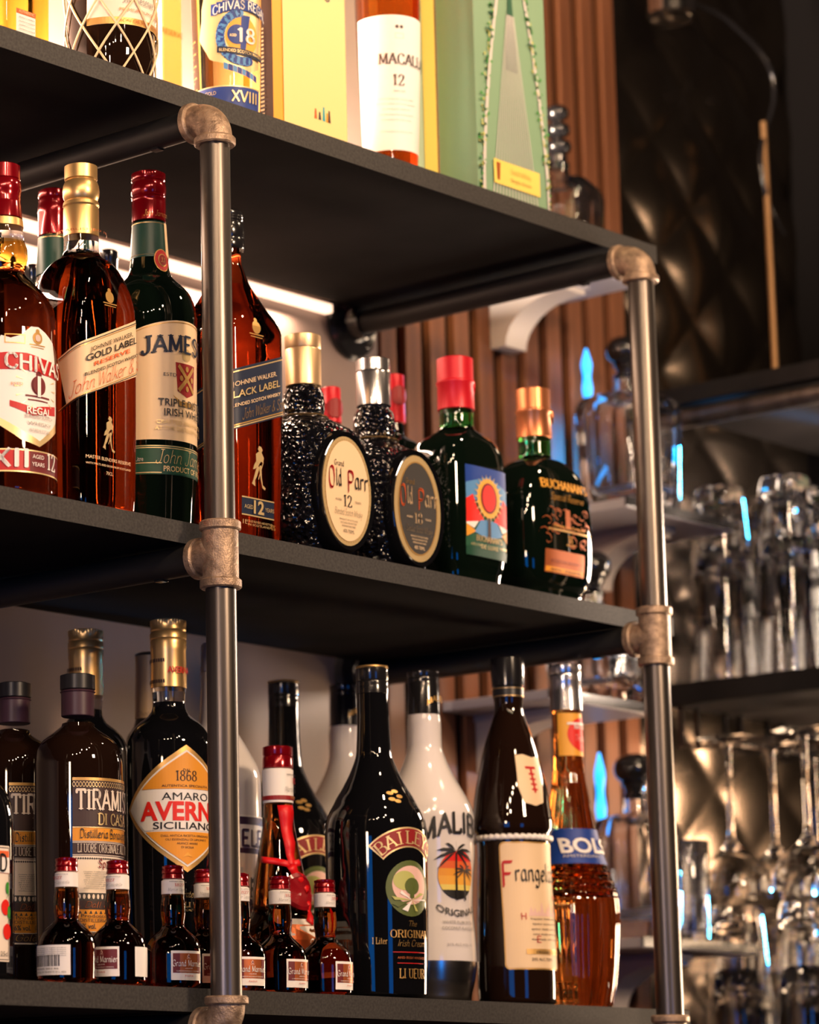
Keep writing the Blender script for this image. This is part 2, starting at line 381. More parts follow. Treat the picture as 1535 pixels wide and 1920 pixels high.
# ---------------------------------------------------------------- bottles
NS = 97
class Bottle:
    def __init__(s, name, label, px, py, Y, zs, rows, rot=0.0, n=2.0, q=1.0, group=None, cat='bottle', nrows=None):
        """axis passes through pixel (px, py) (its top) in the plane y = Y and stands on the shelf top zs.
        rows: (pixel y, right-hand silhouette pixel x) from top to bottom; n = section exponent; q = depth / width."""
        p = onY(px, py, Y); zs += 0.0004; s.X, s.Y, s.zb = p[0], Y, zs; s.ztop = p[2] - ZO - zs; s.rot = rot
        s.root = empty(name, (s.X, Y, zs), rot, label, cat, group)
        s.q = q; s.n0 = n; s.inks = []; s.tris = ([], [], []); s.seg = 56
        s.rows = s.conv(rows, nrows or [n] * len(rows))
        s.table()
    def zat(s, py):       # height above shelf on the axis seen at pixel row py
        lo, hi = -0.05, 0.6
        for _ in range(40):
            m_ = (lo + hi) / 2
            if proj((s.X, s.Y, s.zb + ZO + m_))[1] > py: lo = m_
            else: hi = m_
        return lo
    def conv(s, rows, ns):
        out = []
        for (py, xr), n in zip(rows, ns):
            z = s.zat(py); ax, _, Z = proj((s.X, s.Y, s.zb + ZO + z)); h = (xr - ax) * Z / F
            q = 1.0 + (s.q - 1.0) * min(1, max(0, (n - 2) / max(0.01, s.n0 - 2))) if s.n0 > 2 else s.q
            mm = n / (n - 1.0); k = ((0.709) ** mm + (0.705 * q) ** mm) ** (1 / mm) if n > 2.01 or q != 1 else 1.0
            a = h / k; out.append([z, a, a * q, n])
        out.sort(key=lambda r: r[0])
        if out[0][0] > 0.004: out.insert(0, [0.0, out[0][1] * 0.97, out[0][2] * 0.97, out[0][3]])
        out[0][0] = 0.0
        return out
    def samp(s, zs, rows=None):
        r = np.array(rows or s.rows); z = r[:, 0]
        return [pchip(z, r[:, k], zs) for k in (1, 2, 3)]
    def table(s):
        z = [r[0] for r in s.rows]; s.tz = np.linspace(0, z[-1], 120); A, B, Nn = s.samp(s.tz)
        th = np.linspace(-math.pi, math.pi, 361)
        s.tab = np.zeros((120, NS, 2)); s.nrm = np.zeros((120, NS, 2)); s.half = np.zeros(120)
        for i in range(120):
            e = 2.0 / Nn[i]; sx = np.sin(th); cx = np.cos(th)
            x = A[i] * np.sign(sx) * np.abs(sx) ** e; y = -B[i] * np.sign(cx) * np.abs(cx) ** e
            dl = np.hypot(np.diff(x), np.diff(y)); L_ = np.concatenate([[0], np.cumsum(dl)]); L_ -= L_[180]; s.half[i] = L_[-1]
            u = np.linspace(L_[0], L_[-1], NS); X_ = np.interp(u, L_, x); Y_ = np.interp(u, L_, y)
            s.tab[i, :, 0] = X_; s.tab[i, :, 1] = Y_
            tx = np.gradient(X_); ty = np.gradient(Y_); l = np.hypot(tx, ty) + 1e-9
            s.nrm[i, :, 0] = ty / l; s.nrm[i, :, 1] = -tx / l
    def body(s, name, m, cuts=None, step=0.004, rows=None, cap=0.0015, smooth=40, bottom=True):
        """m: material or list of (z from, material) bottom to top"""
        rw = rows or s.rows; z0, z1 = rw[0][0], rw[-1][0]
        zs = set(np.arange(z0, z1, step)); [zs.add(r[0]) for r in rw]; zs.add(z1)
        ml = m if isinstance(m, list) else [(z0, m)]
        for zz, _ in ml[1:]: zs.add(zz)
        zs = np.array(sorted(zs)); keep = [0]
        for i in range(1, len(zs)):
            if zs[i] - zs[keep[-1]] > 0.0004: keep.append(i)
        zs = zs[keep]; A, B, Nn = s.samp(zs, rw)
        V, Fc, mi = [], [], []; sg = s.seg
        th = np.arange(sg) * 2 * math.pi / sg
        ed = [(0, -0.0)] 
        rings = []
        if bottom: rings.append((zs[0], A[0] - 0.004, B[0] - 0.004, Nn[0])); 
        rings.append((zs[0] + (0.003 if bottom else 0), A[0], B[0], Nn[0]))
        for i in range(1, len(zs)): 
            if zs[i] > rings[-1][0] + 1e-4: rings.append((zs[i], A[i], B[i], Nn[i]))
        rings.append((zs[-1] + 0.0006, max(0.002, A[-1] - cap), max(0.002, B[-1] - cap), Nn[-1]))
        for z, a, b, n in rings:
            e = 2.0 / n; sx, cx = np.sin(th), np.cos(th)
            for x, y in zip(a * np.sign(sx) * np.abs(sx) ** e, -b * np.sign(cx) * np.abs(cx) ** e): V.append((x, y, z))
        nr = len(rings)
        for j in range(nr - 1):
            zc = (rings[j][0] + rings[j + 1][0]) / 2; k = max(i for i in range(len(ml)) if zc >= ml[i][0] or i == 0)
            for i in range(sg):
                q = (i + 1) % sg; Fc.append((j * sg + i, j * sg + q, (j + 1) * sg + q, (j + 1) * sg + i)); mi.append(k)
        Fc.append(tuple(range(sg))[::-1]); mi.append(0); Fc.append(tuple((nr - 1) * sg + i for i in range(sg))); mi.append(len(ml) - 1)
        return link(name, mesh(V, Fc, mi), [x[1] for x in ml], s.root, smooth=smooth)
    def ring(s, name, m, rows, n=2.0, ridges=None, parent=None, smooth=35):
        """a round piece (cap, sleeve, collar) from pixel rows; ridges=(py0, py1) gives a knurled band"""
        ns = [n] * len(rows); a0 = proj((s.X, s.Y, s.zb + ZO + s.zat(rows[0][0])))[0]
        if name == 'cap': rows = [(y_, x_ + proj((s.X, s.Y, s.zb + ZO + s.zat(y_)))[0] - a0) for y_, x_ in rows]
        rw = s.conv_plain(rows, ns); sg = 72 if ridges else 40; V, Fc = [], []
        z = [r[0] for r in rw]; hi = max(z)
        rr = [(a, b) for a, b in zip(z, [r[1] for r in rw])]
        if ridges: rz = sorted((s.zat(ridges[0]), s.zat(ridges[1])))
        prof = []
        for i in range(len(rr)):
            prof.append(rr[i])
            if i < len(rr) - 1 and ridges and rr[i + 1][0] > rz[0] and rr[i][0] < rz[1]:
                pass
        prof = [(prof[0][0], max(0.001, prof[0][1] - 0.0008))] + [(prof[0][0] + 0.0006, prof[0][1])] + prof[1:-1] + [(hi - 0.0012, prof[-1][1])] + [(hi, prof[-1][1] - 0.0016)]
        for (zz, r) in prof:
            for i in range(sg):
                a = 2 * math.pi * i / sg; r2 = r
                if ridges and rz[0] - 1e-4 <= zz <= rz[1] + 1e-4 and i % 2: r2 = r - 0.0007
                V.append((r2 * math.cos(a), r2 * math.sin(a), zz))
        nr = len(prof)
        for j in range(nr - 1):
            for i in range(sg):
                q = (i + 1) % sg; Fc.append((j * sg + i, j * sg + q, (j + 1) * sg + q, (j + 1) * sg + i))
        Fc.append(tuple(range(sg))[::-1]); Fc.append(tuple((nr - 1) * sg + i for i in range(sg)))
        return link(name, mesh(V, Fc), m, parent or s.root, smooth=smooth)
    def conv_plain(s, rows, ns):
        out = []
        for (py, xr) in rows:
            z = s.zat(py); ax, _, Z = proj((s.X, s.Y, s.zb + ZO + z)); out.append([z, (xr - ax) * Z / F])
        out.sort(key=lambda r: r[0]); return out
    # surface coordinates -------------------------------------------------
    def world(s, P):
        c, n = math.cos(s.rot), math.sin(s.rot); Q = np.array(P, float)
        x = Q[..., 0] * c - Q[..., 1] * n + s.X; y = Q[..., 0] * n + Q[..., 1] * c + s.Y
        return np.stack([x, y, Q[..., 2] + s.zb + ZO], -1)
    def uv(s, px, py):
        """surface point (arc length from the front line, height) seen at a pixel"""
        if not hasattr(s, '_p'):
            zz = np.repeat(s.tz[:, None], NS, 1); P = np.concatenate([s.tab, zz[..., None]], -1); W_ = s.world(P)
            s._p = proj_many(W_); N3 = np.concatenate([s.nrm, np.zeros((120, NS, 1))], -1)
            c, n = math.cos(s.rot), math.sin(s.rot); nx = N3[..., 0] * c - N3[..., 1] * n; ny = N3[..., 0] * n + N3[..., 1] * c
            s._vis = (nx * (W_[..., 0] - CAM[0]) + ny * (W_[..., 1] - CAM[1])) < 0
        d = (s._p[0] - px) ** 2 + (s._p[1] - py) ** 2; d = np.where(s._vis, d, 1e9); i, j = np.unravel_index(np.argmin(d), d.shape)
        def U(j_): return (j_ / (NS - 1) * 2 - 1) * s.half[i]
        u = U(j); du = px - s._p[0][i, j]; jj = min(NS - 2, max(1, j)); g = (s._p[0][i, jj + 1] - s._p[0][i, jj - 1]) / 2
        if abs(g) > 0.3: u += max(-1, min(1, du / g)) * (U(1) - U(0))
        ii = min(118, max(1, i)); gy = (s._p[1][ii + 1, j] - s._p[1][ii - 1, j]) / 2; v = s.tz[i] + max(-1, min(1, (py - s._p[1][i, j]) / gy)) * (s.tz[1] - s.tz[0])
        return u, v
    def surf(s, V, off):
        u, v = V[:, 0], V[:, 1]; fi = np.clip(v / s.tz[-1] * 119, 0, 118.999); i = fi.astype(int); t = fi - i
        hf = s.half[i] * (1 - t) + s.half[i + 1] * t; fj = np.clip((u / hf + 1) / 2 * (NS - 1), 0, NS - 1.001); j = fj.astype(int); r = fj - j
        def L4(T): return (T[i, j].T * (1 - t) * (1 - r) + T[i + 1, j].T * t * (1 - r) + T[i, j + 1].T * (1 - t) * r + T[i + 1, j + 1].T * t * r).T
        P = L4(s.tab) + L4(s.nrm) * (off + (V[:, 2] if V.shape[1] > 2 else 0))[:, None] if V.shape[1] > 2 else L4(s.tab) + L4(s.nrm) * off
        return np.column_stack([P, v])
    def patch(s, name, poly, ink_, off=0.0003, parent=None, du=0.003, dv=0.008, label=None, hole=None):
        """a printed paper label whose outline poly is given in surface coordinates"""
        V = np.array(poly, float); 
        Vo, Fo, mo = slice_mesh(V, [tuple(range(len(V)))], [0], du, dv)
        P = s.surf(Vo[:, :2], off); o = link(name, mesh(P, Fo), ink(ink_), parent or s.root, smooth=30)
        if label: o['label'] = label
        return o
    def pr(s, V, Fc, ink_, lift=0.0):
        """queue flat printing (2-D verts) for the lettering mesh"""
        if ink_ not in s.inks: s.inks.append(ink_)
        k = len(s.tris[0]); s.tris[0].extend([(a[0], a[1], lift * 2.2) for a in V]); s.tris[1].extend([tuple(k + i for i in f) for f in Fc]); s.tris[2].extend([s.inks.index(ink_)] * len(Fc))
    def poly(s, pts, ink_, lift=0.0): s.pr(pts, [tuple(range(len(pts)))], ink_, lift)
    def bar(s, u0, u1, v0, v1, ink_, lift=0.0): s.poly([(u0, v0), (u1, v0), (u1, v1), (u0, v1)], ink_, lift)
    def oval(s, u, v, a, b, ink_, lift=0.0, n=28): s.poly([(u + a * math.cos(t * 2 * math.pi / n), v + b * math.sin(t * 2 * math.pi / n)) for t in range(n)], ink_, lift)
    def frame(s, u0, u1, v0, v1, t, ink_, lift=0.0):
        s.bar(u0, u1, v0, v0 + t, ink_, lift); s.bar(u0, u1, v1 - t, v1, ink_, lift); s.bar(u0, u0 + t, v0, v1, ink_, lift); s.bar(u1 - t, u1, v0, v1, ink_, lift)
    def text(s, t, u, v, wd, ht, ink_, style='sans', slope=0.0, arc=0.0, just='c', lift=0.0005, off=0.0):
        """t centred at u (or starting there), baseline v, fitted to width wd and cap height ht"""
        V, Fc, W0 = sans_text(t, off) if style == 'sans' else pen_text(t, style)
        if not len(V): return
        x = V[:, 0] / W0; y = V[:, 1] * ht
        U = x * wd; base = slope * U + arc * wd * (1 - (2 * x - 1) ** 2)
        s.pr(np.column_stack([U + (u - wd / 2 if just == 'c' else u), v + base + y]), Fc, ink_, lift)
    def tpx(s, t, px0, py0, px1, ht, ink_, style='sans', frac=1.0, slope=0.0, arc=0.0, lift=0.0005, off=0.0):
        u0, v0 = s.uv(px0, py0); u1, _ = s.uv(px1, py0); wd = (u1 - u0) / frac
        s.text(t, u0, v0, wd, ht / 2150.0, ink_, style, slope, arc, 'l', lift, off)
    def print_all(s, parent=None, off=0.0006, du=0.004, name='lettering'):
        if not s.tris[0]: return
        V = np.array(s.tris[0]); Vo, Fo, mo = slice_mesh(V, s.tris[1], s.tris[2], min(du, .003), .02)
        P = s.surf(Vo, off); o = link(name, mesh(P, Fo, mo), [ink(i) for i in s.inks], parent or s.root)
        s.tris = ([], [], []); s.inks = []
        return o
def rect(u0, u1, v0, v1, r=0.0):
    if not r: return [(u0, v0), (u1, v0), (u1, v1), (u0, v1)]
    P = []
    for cx, cy, a0 in ((u1 - r, v0 + r, -90), (u1 - r, v1 - r, 0), (u0 + r, v1 - r, 90), (u0 + r, v0 + r, 180)):
        for k in range(5): a = math.radians(a0 + k * 22.5); P.append((cx + r * math.cos(a), cy + r * math.sin(a)))
    return P
MAN = [[(440, 420), (470, 400), (500, 398), (528, 440), (520, 482), (498, 470), (470, 500), (442, 480)], [(462, 382), (475, 355), (500, 362), (514, 382), (505, 400), (480, 402)],
       [(445, 470), (475, 500), (430, 535), (408, 540), (420, 505)], [(455, 500), (480, 520), (450, 590), (430, 620), (432, 665), (395, 648), (410, 620), (425, 575)],
       [(480, 505), (500, 500), (505, 590), (515, 645), (548, 665), (540, 682), (512, 668), (492, 605), (478, 540)], [(518, 470), (526, 472), (470, 612), (464, 608)]]
def man(b, u, v, h, ink_):
    for P in MAN: b.poly([(u + (x - 470) / 325 * h, v + (682 - y) / 325 * h) for x, y in P], ink_)
def crest(b, u, v, h, ink_, k2=None):
    b.oval(u, v + h * .45, h * .36, h * .38, ink_); b.oval(u, v + h * .88, h * .14, h * .14, ink_); b.bar(u - h * .6, u + h * .6, v - .02 * h, v + h * .05, ink_); b.bar(u - h * .5, u + h * .5, v - .16 * h, v - h * .11, ink_)
    if k2:
        b.oval(u, v + h * .45, h * .2, h * .22, k2, 0.0002)

ZT, ZM, ZB = 0.4262, 0.0283, -0.3740      # tops of the three shelf boards (datum = ZO)
# ================================================================ the setting
WY = 0.352                                             # face of the wall behind the shelves
def st(name, me, m, parent=None, loc=(0, 0, ZO), smooth=None):
    o = link(name, me, m, parent, loc if parent is None else None, smooth)
    if parent is None: o['kind'] = 'structure'
    return o
st('wall_back', box_me(-2.2, 0.700, WY, WY + 0.10, -1.2, 1.35), 'painted_wall')
slat_wall = st('wall_slatted', box_me(0.700, 1.196, WY + 0.012, WY + 0.10, -1.2, 1.35), 'black_felt')
sm = box_me(-0.0142, 0.0142, -0.007, 0.004, -1.2, 1.35, 0.0012)
x = 0.7215
k = 0
slat_me = None
while x < 1.19:
    if slat_me is None:
        so = link('slat', sm, 'walnut_slat', slat_wall, (x, WY + 0.008, 0)); slat_me = so.data
    else:
        so = bpy.data.objects.new('slat', slat_me); COL.objects.link(so); so.parent = slat_wall; so.location = (x, WY + 0.008, 0)
    x += 0.0452
# smoked mirror panel with a diamond quilt, in the corner behind the glassware
def quilt():
    nx, nz = 110, 330; x0, x1, z0, z1 = 1.196, 1.95, -1.0, 1.35; V = []
    for j in range(nz + 1):
        for i in range(nx + 1):
            X_ = x0 + (x1 - x0) * i / nx; Z_ = z0 + (z1 - z0) * j / nz
            a = abs(math.sin((X_ / 0.16 + Z_ / 0.15) * math.pi)); b = abs(math.sin((X_ / 0.16 - Z_ / 0.15) * math.pi))
            V.append((X_, WY + 0.014 - 0.010 * (a * b) ** 0.6, Z_))
    Fc = [(j * (nx + 1) + i, j * (nx + 1) + i + 1, (j + 1) * (nx + 1) + i + 1, (j + 1) * (nx + 1) + i) for j in range(nz) for i in range(nx)]
    return mesh(V, Fc)
st('wall_quilted', quilt(), 'smoked_mirror', smooth=60)
st('wall_side', box_me(1.60, 1.70, -1.6, WY + 0.012, -1.2, 1.35), 'black_felt')
# led profiles tucked under the back edge of the top board and above it
for (z0, z1, nm, lab) in ((0.3945, 0.4045, 'led_strip', 'warm glowing light strip along the wall under the top shelf'),):
    o = link(nm, join_me([box_me(-1.2, -0.043, WY - 0.012, WY - 0.001, z0, z1, 0.001), box_me(0.043, 0.609, WY - 0.012, WY - 0.001, z0, z1, 0.001)]), 'led_diffuser', None, (0, 0, ZO)); tag(o, lab, 'light strip')
o = area('shelf_back_light', (-0.30, 0.335, ZT + 0.016), (-0.30, 0.30, 0.9), 1.9, 0.012, 150, (1.0, 0.80, 0.64))
o = area('shelf_under_light', (-0.30, 0.335, 0.385), (-0.30, 0.30, -0.1), 1.7, 0.012, 9.0, (1.0, 0.72, 0.52))

# ================================================================ the pipe rack
rack = empty('pipe_shelf_rack', (0, 0, 0), 0, 'black wall shelf rack on iron pipes filled with liquor bottles', 'shelf rack')
for zt, th, x1 in ((ZT, 0.0195, 0.735), (ZM, 0.0195, 0.738), (ZB, 0.0203, 0.738)):
    bd = link('shelf_board', box_me(-1.25, x1 - 0.0006, 0.0006, WY - 0.014, zt - th, zt, 0.0004), 'black_shelf_laminate', rack)
    link('front_edge', box_me(-1.25, x1, -0.0002, 0.0005, zt - th + 0.0001, zt - 0.0001), 'lit_edge_tone', bd)  # thin front strip carrying the painted-in lit tone of the board
PR = 0.01335; YP = -0.035
ZA, ZC, ZE = 0.3895, -0.0052, -0.4085
for X in (0.0, 0.652):
    for (a, b) in ((ZC + 0.010, ZA - 0.012), (ZE + 0.012, ZC - 0.010)):
        link('upright_pipe', tube_me([(X, YP, a), (X, YP, b)], PR, 32), 'steel_pipe', rack, smooth=40)
    def elbow(zc, sgn):
        pts, rr = [], []
        Rb = 0.0185; r = 0.0155
        for t in (0.0255, 0.0200): pts.append((X, YP, zc - sgn * t)); 
        for k in range(1, 12):
            a = k / 12 * math.pi / 2
            pts.append((X, YP + Rb * (1 - math.cos(a)), zc - sgn * (Rb - Rb * math.sin(a))))
        for t in (0.0205, 0.0275): pts.append((X, YP + t, zc))
        body = tube_me(pts, r, 32)
        def band(p, d, L_, rb=0.0186):
            p = Vector(p); d = Vector(d); q = [p - d * L_ / 2, p - d * (L_ / 2 - 0.0014), p + d * (L_ / 2 - 0.0014), p + d * L_ / 2]
            return tube_me(q, [rb - 0.0013, rb, rb, rb - 0.0013], 32)
        e = link('elbow_fitting', body, 'cast_iron_fitting', rack, smooth=50)
        link('collar', band((X, YP, zc - sgn * 0.0228), (0, 0, 1), 0.0075), 'cast_iron_fitting', e, smooth=40)
        link('collar', band((X, YP + 0.0250, zc), (0, 1, 0), 0.0080), 'cast_iron_fitting', e, smooth=40)
    elbow(ZA, 1); elbow(ZE, -1)
    t = link('tee_fitting', join_me([tube_me([(X, YP, ZC - 0.027), (X, YP, ZC + 0.027)], 0.0158, 32), tube_me([(X, YP, ZC), (X, YP + 0.027, ZC)], 0.0158, 32)]), 'cast_iron_fitting', rack, smooth=40)
    for p, d in (((X, YP, ZC + 0.0255), (0, 0, 1)), ((X, YP, ZC - 0.0255), (0, 0, 1)), ((X, YP + 0.0245, ZC), (0, 1, 0))):
        p = Vector(p); d = Vector(d); rb = 0.0182; L_ = 0.0085
        link('collar', tube_me([p - d * L_ / 2, p - d * (L_ / 2 - 0.0013), p + d * (L_ / 2 - 0.0013), p + d * L_ / 2], [rb - 0.0015, rb, rb, rb - 0.0015], 32), 'cast_iron_fitting', t, smooth=40)
    for zc in (ZA, ZC, ZE):
        link('support_pipe', tube_me([(X, YP + 0.020, zc), (X, WY - 0.003, zc)], PR, 24), 'black_pipe', rack, smooth=40)
        fl = link('wall_flange', tube_me([(X, WY - 0.0, zc), (X, WY - 0.004, zc), (X, WY - 0.008, zc), (X, WY - 0.010, zc), (X, WY - 0.024, zc)], [0.040, 0.040, 0.036, 0.020, 0.0175], 36), 'black_plastic', rack, smooth=35)
        for a in (45, 135, 225, 315):
            link('screw', tube_me([(X + 0.029 * math.cos(math.radians(a)), WY - 0.006, zc + 0.029 * math.sin(math.radians(a))), (X + 0.029 * math.cos(math.radians(a)), WY - 0.0105, zc + 0.029 * math.sin(math.radians(a)))], 0.0032, 10), 'chrome', fl, smooth=40)
        link('pipe_clip', box_me(X - 0.004, X + 0.004, 0.030, 0.040, zc - PR - 0.0015, zc - PR + 0.002, 0.0005), 'black_plastic', rack)
# ================================================================ middle shelf
GM_ = 'whisky bottles on the middle shelf'
# --- red capped round bottle with the shield label, left edge
b = Bottle('whisky_bottle', 'round amber whisky bottle with dark red cap and white shield label, at the left edge', 7, 310, 0.056, ZM,
  [(412, 42), (435, 43), (452, 45), (462, 49), (470, 51.5), (486, 52), (500, 50), (512, 46), (520, 50), (535, 65), (559, 86), (582, 100), (605, 104.5), (640, 106), (930, 106)], group=GM_)
b.body('glass_body', [(0, 'dark_amber_liquid'), (b.zat(503), 'golden_liquid'), (b.zat(457), 'bottle_glass')])
c = b.ring('cap', 'red_cap', [(310, 36), (313, 38), (338, 38.5), (340, 37), (344, 39.5), (352, 40.5), (362, 40.5), (366, 39), (369, 39.5), (373, 38.5), (376, 39.5), (380, 38.5), (383, 39.5), (413, 42)])
b.ring('neck_band', 'gold_cap', [(412.5, 42.8), (430, 44.2)])
lab = b.patch('label', [b.uv(-6, 640)] + [b.uv(x_, y_) for x_, y_ in ((2, 628), (20, 633), (38, 628), (58, 612), (72, 614), (84, 625), (98, 645), (103, 700), (104, 780), (103, 800), (74, 836), (40, 815), (0, 790), (-14, 770))][:] + [b.uv(-30, 740), b.uv(-30, 660)], 'white')
L_ = b.patch('gold_border', [b.uv(x_, y_) for x_, y_ in ((-25, 775), (0, 783), (40, 806), (74, 827), (103, 795), (103, 812), (74, 838), (40, 824), (0, 798), (-25, 790))], 'palegold', 0.0004, lab)
# red banner with the first word, following the dipping curve of the shield
def band(b, pts_top, pts_bot, ink_, lift=0.0): b.poly([b.uv(*p) for p in pts_bot] + [b.uv(*p) for p in pts_top[::-1]], ink_, lift)
def strips(b, top, bot, ink_, lift=0.0):
    for i in range(len(top) - 1):
        b.poly([b.uv(*bot[i]), b.uv(*bot[i + 1]), b.uv(*top[i + 1]), b.uv(*top[i])], ink_, lift)
strips(b, [(-20, 664), (10, 660), (50, 662), (80, 674), (103, 686)], [(-20, 694), (10, 692), (50, 694), (80, 704), (103, 714)], 'red')
u0, v0 = b.uv(9, 688); b.text('CHIVAS', u0, v0, 0.066, 0.0125, 'white', 'bold', arc=-0.02, slope=-0.03, just='l')
strips(b, [(18, 750), (60, 764), (101, 764)], [(18, 761), (60, 780), (101, 781)], 'red')
u0, v0 = b.uv(49, 775); b.text('REGAL', u0, v0, 0.026, 0.0062, 'white', 'sans', just='l', off=0.02)
u0, v0 = b.uv(72, 728); crest(b, u0, v0 - .008, .022, 'maroon', 'white'); b.oval(u0, v0 + .002, .0065, .008, 'maroon', .0003); b.bar(u0 - .002, u0 + .0015, v0 - .008, v0 + .010, 'white', .0004)
u0, v0 = b.uv(70, 640); crest(b, u0, v0 - .004, .014, 'gold', 'pink'); b.frame(u0 - .03, u0 - .012, v0 - .004, v0 + .004, .0008, 'gold')
u0, v0 = b.uv(20, 722); b.text('ESTD', u0, v0, .010, .0026, 'copper', just='l'); u0, v0 = b.uv(74, 786)
for t_, k in (('BLENDED SCOTCH', 0), ('WHISKY', 1), ('MATURED IN SCOTLAND', 2)): b.text(t_, u0, v0 - k * .006, .030 - .004 * k, .0030, 'grey')
for k in range(16):
    a_ = k / 16 * math.pi * 2; cu, cv = b.uv(72, 728); b.poly([(cu + .016 * math.cos(a_), cv + .016 * math.sin(a_)), (cu + .023 * math.cos(a_ - .03), cv + .021 * math.sin(a_ - .03)), (cu + .023 * math.cos(a_ + .03), cv + .021 * math.sin(a_ + .03))], 'palegold')
b.print_all(lab, 0.0007)
lab = b.patch('lower_label', [(-.062, b.uv(20, 834)[1] - .003), (.045, b.uv(20, 834)[1] - .003), (.045, b.uv(20, 884)[1]), (-.062, b.uv(20, 884)[1])][::-1], 'red')
v1 = b.uv(20, 884)[1]; vt = b.uv(20, 834)[1] - .003
b.bar(-.062, .045, vt - .0012, vt, 'palegold'); b.bar(-.062, .045, v1, v1 + .0012, 'palegold'); b.bar(-.012, .045, v1 + .0013, vt - .0013, 'maroon')
b.text('XII', -.044, v1 + .0045, .034, .0150, 'white', 'bold', just='l'); b.text('AGED', -.004, v1 + .0125, .012, .0035, 'white'); b.text('YEARS', -.004, v1 + .006, .013, .0035, 'white'); b.text('12', .013, v1 + .005, .014, .014, 'white', 'serif')
b.print_all(lab, 0.0005)

# --- second red-and-green capped bottle behind
b = Bottle('whisky_bottle', 'green glass whisky bottle with dark red cap, half hidden behind the gold capped bottle', 100, 358, 0.165, ZM,
  [(455, 128), (500, 130), (530, 133), (545, 142), (565, 168), (590, 182), (930, 184)], group=GM_)
b.body('glass_body', 'dark_green_glass')
b.ring('cap', 'red_cap', [(358, 128), (361, 129), (372, 129), (374, 128), (377, 129), (381, 128), (390, 129.5), (402, 129.5), (406, 128.5), (445, 129)])
c = b.ring('neck_sleeve', 'green_sleeve', [(445.5, 129.5), (520, 134)]); b.tpx('John James', 85, 428, 118, 8, 'gold', 'script', 1.0)
b.ring('gold_line', 'gold_cap', [(449, 129.9), (451.5, 130)]); b.print_all(c, .0009)

# --- gold capped square bottle with the slanted gold label
b = Bottle('whisky_bottle', 'tall square amber bottle with ribbed gold cap and slanted cream label', 151.5, 312, 0.047, ZM,
  [(446, 185), (460, 185), (476, 186), (487, 193), (496, 208), (508, 220), (522, 230), (545, 241), (561, 247), (593, 253), (640, 254.5), (935, 254)],
  nrows=[2, 2, 2, 2, 2.1, 2.4, 3, 4, 5, 6, 6.5, 6.5], n=6.5, group=GM_)
b.body('glass_body', [(0, 'amber_liquid'), (b.zat(486), 'bottle_glass')], smooth=60)
c = b.ring('cap', 'gold_cap', [(312, 181), (314, 182.5), (338, 182.5), (340, 180), (343, 182), (350, 185), (360, 186.5), (370, 185.5), (377, 183), (379, 181.5), (382, 185), (388, 186), (391, 184), (394, 185), (447, 185)], ridges=(315, 337))
b2 = b; b.tpx('ESTABLISHED 1820', 121, 441, 182, 4.5, 'copper', 'sans', .8); b.print_all(c, .0060)
ua, va = b.uv(150, 640); ub, vb = b.uv(250, 603); sl = (vb - va) / (ub - ua)
uc, vc = b.uv(150, 748); ud, vd = b.uv(250, 722); 
ul = b.uv(108, 668)[0]
hgt = va - vc
lo_l = b.uv(125, 759)
lab = b.patch('label', [(ul, va + sl * (ul - ua) - .001), lo_l, (ub + .012, vb - hgt + sl * .012), (ub + .012, vb + sl * .012)], 'cream', off=.0004, du=.003)
def along(u, f): return va + sl * (u - ua) - f * hgt
def slt(t, u, f, wd, ht, ink_, style='sans', off=0.0): b.text(t, u, along(u, f), wd, ht, ink_, style, slope=sl, just='l', off=off)
for f, i_ in ((.045, 'black'), (.075, 'gold'), (.925, 'gold'), (.955, 'black')):
    b.poly([(ul + .002, along(ul, f) - .0004), (ub + .011, along(ub + .011, f) - .0004), (ub + .011, along(ub + .011, f) + .0003), (ul + .002, along(ul, f) + .0003)], i_)
uL = b.uv(166, 650)[0]
slt('JOHNNIE WALKER.', uL + .001, .25, .052, .0040, 'black', 'sans')
slt('GOLD LABEL', uL - .003, .40, .061, .0060, 'black', 'sans', .012)
slt('RESERVE', uL + .005, .52, .044, .0038, 'orangered', 'sans', .01)
slt('BLENDED SCOTCH WHISKY', uL - .004, .645, .065, .0030, 'black', 'sans', .01)
slt('John Walker & Sons', uL - .018, .89, .098, .0120, 'orangered', 'script')
b.print_all(lab, .0008, .003)
um, vm = b.uv(203, 848); man(b, um, vm, .0315, 'palegold')
slt0 = b.uv(203, 866); b.text('MASTER BLENDERS RESERVE', slt0[0], slt0[1], .052, .0030, 'cream'); b.text('WITH MALTS AND GRAIN FROM SCOTLAND', slt0[0], slt0[1] - .005, .052, .0018, 'cream')
u0, v0 = b.uv(205, 562); crest(b, u0, v0 - .004, .014, 'gold'); b.text('70CL', slt0[0], slt0[1] - .012, .008, .003, 'cream')
b.print_all(None, .0006, .003)

# --- red capped green bottle with the big cream label
b = Bottle('whisky_bottle', 'round dark green bottle with red cap and large cream label, left of near pipe', 278, 325.5, 0.062, ZM,
  [(418, 309.5), (492, 315.5), (514, 319), (524, 324), (537, 338), (556, 356), (574, 364), (593, 368.5), (608, 370), (622, 368.5), (900, 369), (968, 366)], group=GM_)
b.body('glass_body', 'dark_green_glass')
c = b.ring('cap', 'red_cap', [(325.5, 308), (328, 310), (336, 310.5), (339, 309), (342, 310.5), (345, 309), (349, 310.5), (355, 311.5), (365, 311), (369, 309), (372, 310.5), (374, 309.3), (377, 310.5), (380, 309.5), (384, 310.5), (419, 310)], ridges=(327, 336))
c2 = b.ring('neck_sleeve', 'green_sleeve', [(420.5, 310.5), (491, 316)])
b.ring('gold_line', 'gold_cap', [(423.5, 311.1), (426, 311.3)]); b.ring('gold_line', 'gold_cap', [(484, 315.9), (487, 316.2)])
